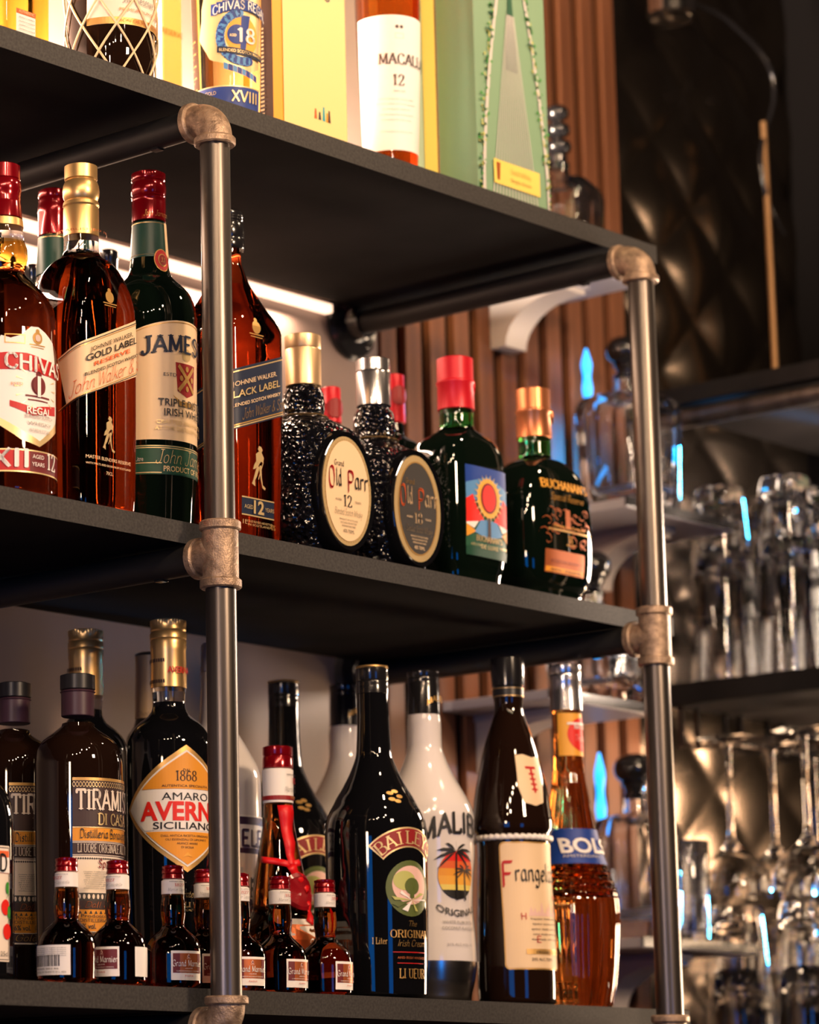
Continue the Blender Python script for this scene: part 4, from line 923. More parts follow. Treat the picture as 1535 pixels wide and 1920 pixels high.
# beige sleeved cap behind
b = Bottle('liqueur_bottle', 'bottle with beige and brown capsule just behind the diamond-label bottle', 283, 1225, 0.290, ZB, [(1350, 315), (1362, 318), (1385, 332), (1410, 334), (1835, 334)], group=GB_)
b.body('glass_body', 'dark_glass'); c = b.ring('cap', 'beige_cap', [(1225, 311), (1228, 313), (1240, 313), (1243, 312), (1350, 314)]); b.tpx('Chocolate', 258, 1336, 275, 10, 'brown', 'script', .4); u_, v_ = b.uv(276, 1310); b.print_all(c, .001)
b.ring('dark_band', 'black_satin', [(1226, 313.4), (1232, 313.8)])
# white ceramic bottle behind the near pipe
b = Bottle('liqueur_bottle', 'white painted bottle with lavender cap and village picture, behind the near upright pipe', 403, 1207, 0.206, ZB,
  [(1262, 431), (1300, 433), (1330, 435), (1355, 438), (1372, 443), (1380, 449), (1395, 458), (1415, 470), (1442, 484), (1464, 489), (1500, 490), (1825, 490)], group=GB_)
b.body('glass_body', 'white_enamel'); b.ring('cap', 'lavender_cap', [(1207, 429), (1210, 430), (1247, 430.5), (1249, 431.5), (1262, 431.5)])
uu, _ = b.uv(470, 1600); ZZ = b.zat
lab = b.patch('label', rect(-.058, .058, ZZ(1790), ZZ(1535)), 'white')
b.bar(-.058, .058, ZZ(1552), ZZ(1538), 'purple'); uE = b.uv(452, 1590)[0]; b.text('ELE', uE, ZZ(1592), b.uv(488, 1590)[0] - uE, .0150, 'purple', 'bold', just='l'); b.bar(-.058, .058, ZZ(1606), ZZ(1596), 'purple')
b.bar(-.058, .058, ZZ(1790), ZZ(1690), 'purple'); b.bar(-.058, .058, ZZ(1690), ZZ(1606), 'paper', .0)
rq = random.Random(5)
for k in range(15):
    u_ = -.052 + k * .0072; h_ = rq.uniform(.010, .030); b.bar(u_, u_ + .0055, ZZ(1688), ZZ(1688) + h_, ('grey', 'charcoal', 'silver')[k % 3], .0002)
    for j in range(3): b.bar(u_ + .0015, u_ + .0035, ZZ(1684) + j * .008, ZZ(1684) + j * .008 + .004, 'white', .0003)
b.text('OCCO', b.uv(456, 1718)[0], ZZ(1718), .030, .0090, 'paper', 'slab', just='l', lift=.0003)
for k in range(5): b.text('liquore alla crema', .010, ZZ(1738 + 9 * k), .05 - .006 * k, .0024, 'palegold', lift=.0003)
b.print_all(lab, .0006)
# large brown bottle with red ribbon
b = Bottle('liqueur_bottle', 'brown bottle with red cap, white neck label and red ribbon with wax seal', 519.5, 1400, 0.114, ZB,
  [(1507, 549), (1512, 549.5), (1540, 551), (1570, 556), (1600, 562), (1640, 570), (1665, 574), (1690, 577), (1712, 582), (1730, 596), (1750, 610), (1775, 616), (1840, 616)], group=GB_)
b.body('glass_body', 'brown_glass'); b.ring('cap', 'red_cap', [(1400, 546), (1402, 548), (1416, 548.5), (1419, 547), (1422, 548.5), (1442, 549)])
c = b.ring('neck_label', 'ink_white', [(1442.5, 549.5), (1507.5, 550)]) if ink('white') else None
vz = b.zat
b.bar(-.06, .06, vz(1502), vz(1494), 'darkred'); b.text('IMPORTED', .006, vz(1500), .012, .0025, 'gold', lift=.0003); b.text('1827', .008, vz(1471), .012, .0052, 'red', 'serif'); b.text('MARNIER LAPOSTOLLE', .006, vz(1457), .020, .0018, 'brown'); b.text('PARIS', .008, vz(1478), .006, .0018, 'brown'); b.text('Marnier Lapostolle', .006, vz(1487), .024, .005, 'charcoal', 'script')
b.print_all(c, .0012)
u0, v0 = b.uv(533, 1512)
def ribbon(b, name, pts, wds, m, off=.0015):
    V, Fc = [], []
    for k, ((u, v), w_) in enumerate(zip(pts, wds)):
        d = np.array(pts[min(k + 1, len(pts) - 1)]) - np.array(pts[max(k - 1, 0)]); d = d / (np.hypot(*d) + 1e-9); n_ = np.array([-d[1], d[0]]) * w_ / 2; o_ = off + .0012 * math.sin(k * 1.3)
        for s_, oo in ((-1, o_), (0, o_ + .0006), (1, o_)):
            V.append(tuple(b.surf(np.array([[u + n_[0] * s_, v + n_[1] * s_]]), oo)[0]))
    for k in range(len(pts) - 1):
        for j in (0, 1): Fc.append((k * 3 + j, k * 3 + j + 1, k * 3 + 4 + j, k * 3 + 3 + j))
    me = mesh(V, Fc); o = link(name, me, m, b.root, smooth=60); md = o.modifiers.new('t', 'SOLIDIFY'); md.thickness = .0006; return o
mat('red_ribbon', (0.72, 0.008, 0.012), 0.42); mat('red_wax', (0.26, 0.004, 0.010), 0.35, coat=.3)
def pxs(b, L_): 
    out = []
    for (x0, y0), (x1, y1) in zip(L_[:-1], L_[1:]):
        for k in range(4): out.append(b.uv(x0 + (x1 - x0) * k / 4, y0 + (y1 - y0) * k / 4))
    out.append(b.uv(*L_[-1])); return out
P = pxs(b, [(534, 1510), (538, 1560), (543, 1600), (545, 1625)]); ribbon(b, 'ribbon', P, [.0145 - .0007 * k for k in range(len(P))], 'red_ribbon')
P = pxs(b, [(493, 1612), (520, 1616), (543, 1622), (558, 1617)]); ribbon(b, 'ribbon', P, [.0060] * len(P), 'red_ribbon', .0022)
P = pxs(b, [(543, 1624), (553, 1640), (566, 1654), (572, 1672)]); ribbon(b, 'ribbon', P, [.0085] * len(P), 'red_ribbon', .0022)
P = pxs(b, [(572, 1690), (577, 1712), (578, 1730)]); ribbon(b, 'ribbon', P, [.0065] * len(P), 'red_ribbon', .0026)
u_, v_ = b.uv(561, 1672); V = [tuple(b.surf(np.array([[u_, v_]]), .0036)[0])]
for s_, o_ in ((.75, .0036), (.80, .0046), (1, .0030)):
    V += [tuple(b.surf(np.array([[u_ + .0190 * s_ * (1 + .05 * math.sin(3 * t)) * math.cos(t * math.pi / 12), v_ + .0175 * s_ * math.sin(t * math.pi / 12)]]), o_)[0]) for t in range(24)]
Fc = [(0, 1 + i, 1 + (i + 1) % 24) for i in range(24)] + [(1 + j * 24 + i, 1 + (j + 1) * 24 + i, 1 + (j + 1) * 24 + (i + 1) % 24, 1 + j * 24 + (i + 1) % 24) for j in range(2) for i in range(24)]
link('wax_seal', mesh(V, Fc), 'red_wax', b.root, smooth=40)
lab = b.patch('label', rect(b.uv(560, 1760)[0] - .012, .062, vz(1835), vz(1727)), 'white'); b.bar(b.uv(560, 1760)[0] - .009, .059, vz(1825), vz(1738), 'copper'); b.text('Grand Marnier', .020, vz(1790), .060, .012, 'white', 'black', lift=.0003); b.print_all(lab, .0006)
# cream liqueur bottles (black, long neck)
def cream_bottle(px, top, Y, sc, lb, R_):
    f = lambda y: top + (y - 1251) * sc
    hs = [(1303, 29.5), (1340, 30), (1371, 31), (1390, 32), (1415, 34), (1442, 43), (1478, 61), (1496, 72), (1508, 78), (1526, 88), (1545, 94), (1570, 96), (1865, 93)]
    b = Bottle('liqueur_bottle', lb, px, top, Y, ZB, [(f(y), px + h * sc + (y - 1251) * .021) for y, h in hs], rot=-.26, group=GB_)
    b.body('glass_body', 'dark_glass')
    b.ring('cap', 'black_plastic', [(f(1251), px + 28 * sc), (f(1255), px + 30 * sc), (f(1276), px + 30.5 * sc), (f(1278), px + 29.5 * sc), (f(1281), px + 30.5 * sc), (f(1285), px + 29.7 * sc), (f(1289), px + 30.5 * sc), (f(1303), px + 30.5 * sc)])
    b.ring('cap_top', 'gold_cap', [(f(1249.2), px + 27 * sc), (f(1250.4), px + 30 * sc), (f(1254.5), px + 31 * sc)])
    r = b.rows[1][1]; vc = b.zat(f(1590)); 
    # banner arch
    cu, R1, R2 = .004, .0560, .0370
    cv = vc - .040
    A = [math.radians(138 - k * 96 / 16) for k in range(17)]
    pa = [(cu + R1 * math.cos(a), cv + R1 * math.sin(a)) for a in A]; pb = [(cu + R2 * math.cos(a), cv + R2 * math.sin(a)) for a in A]
    lab = b.patch('label', pb[:1] + pb[1:] + pa[::-1], 'palegold', du=.003)
    R1 -= .0016; R2 += .0016; A2 = [math.radians(136 - k * 92 / 16) for k in range(17)]
    for a0, a1 in zip(A2[:-1], A2[1:]): b.poly([(cu + R2 * math.cos(a0), cv + R2 * math.sin(a0)), (cu + R2 * math.cos(a1), cv + R2 * math.sin(a1)), (cu + R1 * math.cos(a1), cv + R1 * math.sin(a1)), (cu + R1 * math.cos(a0), cv + R1 * math.sin(a0))], 'darkred', .0001)
    t_ = 'BAILEYS'
    for k, ch in enumerate(t_):
        a0 = math.radians(129 - k * 78 / 6); V, Fc_, W0 = pen_text(ch, 'serif'); V = V * .0118; V[:, 0] -= W0 * .0118 / 2; ca, sa = math.cos(a0 - math.pi / 2), math.sin(a0 - math.pi / 2)
        V = np.column_stack([V[:, 0] * ca - V[:, 1] * sa, V[:, 0] * sa + V[:, 1] * ca]) + [cu + (R2 + .0018) * math.cos(a0), cv + (R2 + .0018) * math.sin(a0)]
        b.pr(V, Fc_, 'palegold', .0003)
    b.print_all(lab, .0006, .003)
    pic = b.patch('picture', [(cu + .026 * math.cos(t * math.pi / 16), cv - .001 + .026 * math.sin(t * math.pi / 16)) for t in range(32)], 'olive', .0003, du=.003)
    b.oval(cu, cv + .002, .020, .018, 'pink', .0001); b.oval(cu - .007, cv + .006, .012, .009, 'lime', .0002); b.oval(cu + .001, cv + .001, .0085, .0078, 'olive', .0003); b.bar(cu - .002, cu + .003, cv - .010, cv, 'olive', .0003)
    for k in range(9): a_ = k * .7; b.poly([(cu, cv - .012), (cu + .022 * math.cos(a_), cv - .012 + .010 * math.sin(a_)), (cu + .018 * math.cos(a_ + .25), cv - .013 + .010 * math.sin(a_ + .25))], ('white', 'lime', 'olive')[k % 3], .0004)
    b.print_all(pic, .0006, .003)
    b.text('The', cu, cv - .036, .010, .005, 'gold', 'script'); b.text('ORIGINAL', cu, cv - .0465, .045, .0068, 'gold', 'serif'); b.text('Irish Cream', cu, cv - .0545, .032, .006, 'gold', 'script')
    b.bar(cu - .020, cu + .020, cv - .0602, cv - .0595, 'red'); b.text('AND IRISH WHISKEY', cu, cv - .066, .032, .0022, 'copper'); b.bar(cu - .016, cu + .016, cv - .0702, cv - .0696, 'red'); b.text('LIQUEUR', cu + .001, cv - .0835, .030, .0085, 'gold', 'serif')
    u_, v_ = b.uv(px + (712 - 697) * sc, f(1770)); b.text('1 Liter', u_, v_, .014, .0060, 'gold', 'serif')
    for k in range(5): b.oval(-.004 + .005 * math.cos(k * 1.26), b.zat(f(1500)) + .005 * math.sin(k * 1.26), .0035, .0018, 'gold'); 
    b.print_all(None, .0006, .003); return b
cream_bottle(697, 1251, 0.062, 1.0, 'tall black cream liqueur bottle with gold-topped cap, right of the miniatures', None)
cream_bottle(531, 1278.5, 0.248, .955, 'black cream liqueur bottle with gold-topped cap, behind the red-ribbon bottle', None)
# white coconut rum bottles
def palm(b, u, v, h):
    for (du_, s_, ink_) in ((.0, 1.0, 'black'), (.011, .62, 'charcoal')):
        b.poly([(u + du_ + .0012, v - h * .50), (u + du_ + .0035, v - h * .50), (u + du_ + .0012 * s_, v - h * .5 + h * .80 * s_), (u + du_ - .0006, v - h * .5 + h * .80 * s_)], ink_, .0005)
        cx, cy = u + du_, v - h * .5 + h * .82 * s_
        for k in range(9):
            a0 = math.radians(-35 + k * 31); L_ = h * .40 * s_; pts = [(cx + L_ * t * math.cos(a0), cy + L_ * t * math.sin(a0) * .8 - L_ * .35 * t * t) for t in (0, .35, .7, 1.0)]
            b.poly([pts[0], (pts[1][0], pts[1][1] - .0018 * s_), (pts[2][0], pts[2][1] - .0016 * s_), pts[3], (pts[2][0], pts[2][1] + .0010 * s_), (pts[1][0], pts[1][1] + .0012 * s_)], ink_, .0005)
def white_bottle(px, top, Y, sc, lb):
    f = lambda y: top + (y - 1258) * sc
    hs = [(1341, 30), (1350, 31.5), (1400, 32.5), (1430, 41), (1452, 51), (1466, 58.5), (1496, 76), (1517, 86), (1538, 90), (1600, 89), (1650, 85), (1700, 83), (1760, 87), (1800, 88.5), (1840, 84), (1866, 78)]
    b = Bottle('liqueur_bottle', lb, px, top, Y, ZB, [(f(y), px + h * sc + (y - 1258) * .0235) for y, h in hs], rot=-.20, group=GB_)
    b.body('glass_body', [(0, 'silver_base'), (b.zat(f(1805)), 'white_enamel')])
    c = b.ring('cap', 'black_plastic', [(f(1258), px + 28 * sc), (f(1261), px + 30 * sc), (f(1270), px + 30 * sc), (f(1272), px + 29 * sc), (f(1276), px + 30 * sc), (f(1279), px + 29 * sc), (f(1283), px + 30 * sc), (f(1342), px + 31 * sc)])
    v_ = b.zat(f(1328)); b.text('MALIBU', .003, v_, .022, .0055, 'gold', 'bold', arc=.25); b.print_all(c, .0016)
    Z = lambda y: b.zat(f(y))
    H_ = Z(1591) - Z(1690); vc = (Z(1591) + Z(1690)) / 2 - .003
    b.text('MALIBU', .0, Z(1592), .078, .0195, 'black', 'bold', arc=.16)
    n = 24; a, h = .0215, .0235
    cols = ['brightred', 'orangered', 'orange', 'amber', 'yellow', 'black']; lv = [1.0, .55, .25, -.05, -.4, -.62, -1.0]
    for ci in range(6):
        y0, y1 = lv[ci + 1], lv[ci]; P = []
        for k in range(7): y = y0 + (y1 - y0) * k / 6; P.append((a * math.sqrt(max(0, 1 - y * y)) + .0, vc + h * y))
        P2 = [(-x_, y_) for x_, y_ in P][::-1]; b.poly(P + P2, cols[ci], .0002)
    palm(b, -.004, vc + .004, .056)
    b.text('ORIGINAL', .000, Z(1712), .046, .0068, 'charcoal', 'sans', arc=-.13, off=.01)
    b.text('WHITE RUM WITH', 0, Z(1737), .036, .0030, 'grey', off=.01); b.text('COCONUT FLAVOUR', 0, Z(1748), .038, .0030, 'grey', off=.01); b.text('21% ALC.VOL 1L', 0, Z(1778), .030, .0026, 'grey')
    b.print_all(None, .0005, .003); return b
mat('silver_base', (0.55, 0.50, 0.46), 0.22, 1.0)
white_bottle(792.5, 1258, 0.090, 1.0, 'white coconut rum bottle with black cap, palm tree and sunset print')
white_bottle(645.5, 1284, 0.292, .95, 'white coconut rum bottle with black cap, behind the tall black cream liqueur bottle')
# monk shaped hazelnut bottle
b = Bottle('liqueur_bottle', 'brown robe-shaped bottle with black cap, rope belt and large cream label', 950.5, 1233, 0.066, ZB,
  [(1310, 981), (1322, 980), (1334, 980.5), (1352, 986), (1370, 993), (1400, 1004), (1445, 1016), (1490, 1027), (1525, 1033), (1545, 1036), (1558, 1036), (1566, 1031), (1582, 1029), (1600, 1029), (1680, 1034), (1750, 1039), (1840, 1043), (1874, 1043)], group=GB_)
b.body('glass_body', 'cream_brown_glass'); b.ring('cap', 'black_plastic', [(1233, 977), (1236, 981), (1262, 982), (1289, 980.5)])
c = b.ring('neck_band', 'black_satin', [(1289, 981.4), (1310, 982.2)]); b.ring('gold_line', 'gold_cap', [(1291.5, 982.1), (1293.5, 982.3)]); b.ring('gold_line', 'gold_cap', [(1306, 982.5), (1308, 982.6)])
z_ = b.zat(1575); rr = b.samp(np.array([z_]))[0][0]
V = []
for k in range(180):
    a = 2 * math.pi * k / 180; V.append(((rr + .0006) * math.cos(a), (rr + .0006) * math.sin(a), z_ + .0006 * math.sin(a * 36)))
link('rope_belt', tube_me(V, [.0027 + .0004 * math.sin(k * 1.26) for k in range(180)], 10), 'ink_white', b.root, smooth=60)
# hood fold bead and arms
ZZ = b.zat
lab = b.patch('label', rect(-.0470, .0470, ZZ(1829) + .004, ZZ(1584), .005), 'gold', du=.003); b.poly(rect(-.0455, .0455, ZZ(1829) + .0055, ZZ(1584) - .0015, .004), 'cream', .0001)
uF = b.uv(943, 1670)[0]; b.text('F', uF, ZZ(1673) + .003, .0125, .0240, 'red', 'black', just='l'); b.text('rangelico', uF + .0125, ZZ(1663) + .003, .054, .0175, 'black', 'black', just='l')
b.text('LIQUEUR', .022, ZZ(1688), .020, .003, 'red')
rq = random.Random(9)
for k in range(14): u_ = -.022 + k * .0040; b.poly([(u_, ZZ(1722)), (u_ + .006, ZZ(1722)), (u_ + .003, ZZ(1722) + .004 + rq.random() * .012)], 'pink', .0002)
for k in range(5): b.text('Liqueur made with toasted hazelnuts'[k:k + 30], .008, ZZ(1729 + 9.5 * k), .056 - .003 * (k % 2), .0022, 'brown', 'sans', lift=.0004)
b.text('H', -.0265, ZZ(1729), .006, .0065, 'red', 'black'); b.text('E', -.012, ZZ(1771), .006, .006, 'red', 'black')
b.bar(-.026, .030, ZZ(1799) + .003, ZZ(1789) + .003, 'gold', .0003); b.text('ORIGINALE HAZELNUT', .004, ZZ(1797) + .003, .040, .0022, 'brown', lift=.0005); b.text('20% ALC 750ML', -.008, ZZ(1811) + .003, .026, .003, 'brown')
b.print_all(lab, .0006, .003)
u1, v1 = b.uv(996, 1420); P = [b.uv(964, 1416), b.uv(968, 1440), b.uv(971, 1475), b.uv(982, 1504), b.uv(1004, 1511), b.uv(1018, 1505), b.uv(1014, 1460), b.uv(1007, 1419), b.uv(995, 1420), b.uv(978, 1414)]
lab = b.patch('shoulder_label', P, 'cream', du=.003)
u_, v_ = b.uv(993, 1440); b.bar(u_ - .0012, u_ + .0012, v_ - .0250, v_, 'red'); b.bar(u_ - .006, u_ + .006, v_ - .001, v_ + .0015, 'red')
for k in range(4): b.bar(u_ - .0035, u_ + .0035, v_ - .007 - k * .0052, v_ - .0052 - k * .0052, 'red')
b.print_all(lab, .0006, .003)
# amber ribbed bottle with blue band
b = Bottle('liqueur_bottle', 'amber ribbed bottle with silver cap, red neck label and dark blue band', 1058.5, 1248, 0.066, ZB,
  [(1334, 1089), (1350, 1089.5), (1415, 1092.5), (1460, 1097), (1505, 1106), (1547, 1115), (1585, 1124), (1645, 1145), (1670, 1154), (1696, 1160), (1720, 1161.5), (1780, 1160.5), (1840, 1157), (1880, 1150)], group=GB_)
b.seg = 96
o = b.body('glass_body', 'orange_glass')
me = o.data
for v in me.vertices:
    a = math.atan2(v.co.y, v.co.x); z = v.co.z
    amt = .0011 if z < b.zat(1660) else (.0004 if z < b.zat(1440) else 0)
    s_ = 1 - amt / max(.01, math.hypot(v.co.x, v.co.y)) * (1 if round(a / (2 * math.pi) * 96) % 4 < 2 else 0); v.co.x *= s_; v.co.y *= s_
for z0 in (1640, 1655, 1670, 1685):
    zz = b.zat(z0); rr = b.samp(np.array([zz]))[0][0]; b_ = lathe_me([(zz - .0016, rr - .0006), (zz, rr + .0012), (zz + .0016, rr - .0006)], 48, False); link('glass_rib', b_, 'orange_glass', b.root, smooth=80)
b.ring('cap', 'silver_cap', [(1248, 1086), (1250, 1088), (1264, 1088), (1266, 1087), (1270, 1088), (1273, 1087), (1277, 1088), (1280, 1087), (1300, 1088), (1335, 1089.5)])
lab = b.patch('neck_label', rect(-.024, .024, b.zat(1420), b.zat(1340)), 'amber', du=.003); b.oval(.004, b.zat(1380), .018, .0175, 'brightred'); b.text('NATURAL', .004, b.zat(1370), .022, .0045, 'white', 'bold', lift=.0003); b.text('Triple Sec', .004, b.zat(1392), .022, .006, 'white', 'script', lift=.0003); b.bar(-.014, .022, b.zat(1362), b.zat(1358), 'white', .0003); b.print_all(lab, .0006, .003)
lab = b.patch('band_label', rect(-.064, .064, b.zat(1624), b.zat(1558)), 'cobalt', du=.003); u_, v_ = b.uv(1053, 1597); b.text('BOLS', u_, v_ - .001, .056, .0150, 'white', 'sans', just='l', off=.03); b.text('AMSTERDAM', u_, v_ - .006, .038, .003, 'silver', just='l'); b.print_all(lab, .0006, .003)
# --- fruit label bottle cut by the left edge
b = Bottle('liqueur_bottle', 'dark bottle with white cherry-print label, cut off at the left end of the bottom shelf', -48, 1250, 0.075, ZB, [(1330, -20), (1420, -18), (1460, -5), (1485, 12), (1510, 22), (1540, 26.5), (1600, 27.5), (1825, 27)], group=GB_)
b.body('glass_body', 'dark_glass'); b.ring('cap', 'black_plastic', [(1250, -20), (1252, -18), (1330, -18)])
u1 = b.uv(17, 1700)[0]; lab = b.patch('label', rect(u1 - .075, u1, b.zat(1806), b.zat(1586) - .002, .001), 'paper')
b.frame(u1 - .0745, u1 - .001, b.zat(1803), b.zat(1589) - .002, .0006, 'charcoal'); b.bar(u1 - .072, u1 - .001, b.zat(1642), b.zat(1600), 'orangered'); b.bar(u1 - .072, u1 - .001, b.zat(1641), b.zat(1612), 'white', .0002); b.text('MARAD', u1 - .048, b.zat(1637), .044, .0130, 'black', 'bold', just='l', lift=.0004)
for (dx, py) in ((-.006, 1705), (-.004, 1750), (-.020, 1720), (-.030, 1760), (-.042, 1700)): b.oval(u1 + dx, b.zat(py), .0048, .0065, 'brightred', .0002); b.poly([(u1 + dx, b.zat(py) + .006), (u1 + dx + .004, b.zat(py) + .012), (u1 + dx + .0046, b.zat(py) + .0115)], 'leaf', .0002); b.oval(u1 + dx + .002, b.zat(py) + .016, .002, .005, 'leaf', .0003)
b.text('25cl', u1 - .008, b.zat(1796), .008, .004, 'charcoal'); b.print_all(lab, .0006)
# --- seven miniatures
MN = [(124.5, 1608.5, 'barcode'), (220, 1613.5, 'front'), (323.5, 1623, 'front'), (384, 1630.5, 'front'), (446, 1637.5, 'front'), (523.5, 1643.5, 'front'), (608, 1649.5, 'front')]
ROT = [math.radians(-86), math.radians(-80), math.radians(-16), math.radians(-20), math.radians(-20), 0.0, math.radians(8)]
LB = ['miniature with a barcode label, leftmost of the row of miniatures', 'miniature whose label faces left, under the tall patterned label', 'miniature below the orange diamond label', 'miniature overlapping just left of the near pipe', 'miniature partly hidden on the right of the near pipe', 'miniature in front of the red wax seal', 'miniature at the right end of the row, before the black bottle']
for i, ((px, top, kind), rot, lb) in enumerate(zip(MN, ROT, LB)):
    sc = 1 - .0105 * i; f = lambda y: top + (y - 1608.5) * sc
    hs = [(1664, 22.5), (1672, 23), (1685, 24.8), (1697, 25.3), (1708, 24.6), (1718, 23), (1724, 23), (1730, 27), (1739, 37), (1748, 46), (1757, 51.5), (1768, 55), (1780, 56.3), (1836, 56)]
    b = Bottle('miniature_bottle', 'tiny amber ' + lb, px, top, 0.090 if i == 3 else 0.038, ZB, [(f(y), px + h * sc) for y, h in hs], rot=rot, group='miniature bottles along the front of the bottom shelf', cat='bottle')
    b.seg = 40
    b.body('glass_body', [(0, 'dark_amber_liquid'), (b.zat(f(1712)), 'brown_glass')], step=.0025)
    b.ring('cap', 'red_cap', [(f(1608.5), px + 19 * sc), (f(1610.5), px + 21 * sc), (f(1614), px + 21 * sc), (f(1616), px + 20 * sc), (f(1619), px + 21 * sc), (f(1624), px + 21.5 * sc), (f(1626), px + 20.3 * sc), (f(1635), px + 22 * sc)])
    c = b.ring('neck_label', 'ink_white', [(f(1635.5), px + 22.3 * sc), (f(1665), px + 22.8 * sc)])
    v_ = b.zat(f(1645)); b.text('1827', 0, b.zat(f(1650)), .008, .0024, 'red', 'serif'); b.text('MARNIER LAPOSTOLLE', 0, b.zat(f(1642)), .016, .0010, 'brown'); b.text('Marnier Lapostolle', 0, b.zat(f(1659)), .018, .0028, 'charcoal', 'script')
    b.print_all(c, .0010)
    vt, vb_ = b.zat(f(1771)) - .0015, b.zat(f(1827)) - .0015
    if i != 0:
        w2 = .0155
        lab = b.patch('label', rect(-w2, w2, vb_, vt, .0004), 'white', du=.002); b.bar(-w2 + .0016, w2 - .0016, vb_ + .0062, vt - .0022, 'copper' if i > 1 else 'maroon'); b.bar(-w2 + .0016, -w2 + .0075, vb_ + .0062, vt - .0022, 'maroon', .0001); b.bar(w2 - .0060, w2 - .0016, vb_ + .0062, vt - .0022, 'maroon', .0001)
        b.text('Grand Marnier', 0, vb_ + .0118, .0285, .0052, 'white', 'black', lift=.0003); b.text('LIQUEUR', 0, vb_ + .0095, .007, .0010, 'white', lift=.0003); b.text('CORDON ROUGE ET COGNAC', 0, vb_ + .0072, .022, .0010, 'white', lift=.0003); b.text('PARIS', 0, vb_ + .0030, .0075, .0013, 'red')
        crest(b, 0, vb_ + .0186, .0034, 'pink', 'maroon'); b.print_all(lab, .0005, .002)
        l2 = b.patch('back_label', [(u_ + .0415, v_) for u_, v_ in rect(-.012, .012, vb_, vt, .0003)], 'white', du=.002) if i == 1 else None
    else:
        lab = b.patch('label', rect(-.0215, .0205, vb_, vt, .0004), 'white', du=.002)
        for k in range(5): b.text('Liqueur aux oranges et cognac product', -.001, vt - .0028 - k * .0016, .036, .0009, 'charcoal')
        rq = random.Random(2); u_ = -.020
        while u_ < .012: w_ = rq.choice([.0004, .0008, .0012]); b.bar(u_, u_ + w_, vb_ + .0072, vb_ + .0165, 'charcoal'); u_ += w_ + rq.choice([.0005, .0008])
        b.text('3 018300 00146', -.004, vb_ + .0045, .030, .0014, 'charcoal'); b.text('PRODUCE OF FRANCE 5CL 40%', 0, vb_ + .0018, .034, .0013, 'charcoal')
        b.print_all(lab, .0005, .002)

# ================================================================ top shelf
GT_ = 'bottles and cartons on the top shelf'
# netted dark rum bottle
# square amber decanter bottle at the far left
b = Bottle('whisky_bottle', 'square golden whisky bottle with small white label, at the left end of the top shelf', 8, -560, 0.052, ZT, [(-400, 25), (-330, 28), (-290, 60), (-260, 88), (-220, 91), (80, 91)], nrows=[2, 2, 4, 7, 7, 7], n=7, group=GT_)
b.body('glass_body', 'golden_liquid', smooth=60); b.ring('cap', 'gold_cap', [(-560, 30), (-550, 34), (-400, 34)])
lab = b.patch('label', rect(b.uv(30, 40)[0], b.uv(66, 50)[0], b.uv(48, 62)[1] - .001, b.uv(48, 20)[1], .0004), 'white', du=.003); u0 = b.uv(30, 40)[0]; u1 = b.uv(66, 50)[0]
b.bar(u0, u1, b.uv(48, 26)[1] - .002, b.uv(48, 20)[1], 'copper'); b.text('AUTHENTIC', (u0 + u1) / 2, b.uv(48, 26)[1] - .001, (u1 - u0) * .8, .0024, 'cream', lift=.0003)
for k in range(4): b.text('distilled in scotland', (u0 + u1) / 2, b.uv(48, 37)[1] - k * .0035, (u1 - u0) * .8, .0013, 'charcoal')
b.print_all(lab, .0006)
# netted bottle
b = Bottle('rum_bottle', 'round dark rum bottle wrapped in a pale diamond net, left part of the top shelf', 204, -560, 0.055, ZT, [(-420, 232), (-330, 234), (-290, 256), (-240, 283), (-200, 290), (-120, 291), (105, 291), (130, 289)], group=GT_)
b.body('glass_body', [(0, 'cream_brown_glass'), (b.zat(-260), 'bottle_glass')]); b.ring('cap', 'black_plastic', [(-560, 232), (-555, 236), (-420, 236)])
r_ = b.rows[1][1]; Z0, Z1 = .004, b.zat(-250); nd = 8
V, Fc = [], []
for k in range(nd):
    for sg_ in (1, -1):
        pts = []
        for j in range(90):
            z = Z0 + (Z1 - Z0) * j / 89; a = 2 * math.pi * k / nd + sg_ * (z / .050) * (2 * math.pi / nd) + .1; rr = b.samp(np.array([z]))[0][0] + .0016 + (.0008 if sg_ > 0 else 0); pts.append((rr * math.cos(a), rr * math.sin(a), z))
        m_ = tube_me(pts, .0011, 6); kk = len(V); V += [tuple(v.co) for v in m_.vertices]; Fc += [tuple(kk + i for i in p.vertices) for p in m_.polygons]
link('net', mesh(V, Fc), 'ink_cream', b.root, smooth=60); ink('cream')
lab = b.patch('label', rect(-.055, .055, b.uv(250, 48)[1], .16), 'paper', .0004); v_ = b.uv(250, 48)[1]; b.bar(-.055, .055, v_, v_ + .0065, 'gold'); b.text('RON DE HONDURAS', 0, v_ + .002, .050, .0032, 'copper'); b.text('XO Reserve', -.004, v_ + .020, .034, .008, 'grey', 'serif'); b.text('PREMIUM RUM SOLERA', 0, v_ + .012, .050, .003, 'copper'); b.print_all(lab, .0007)

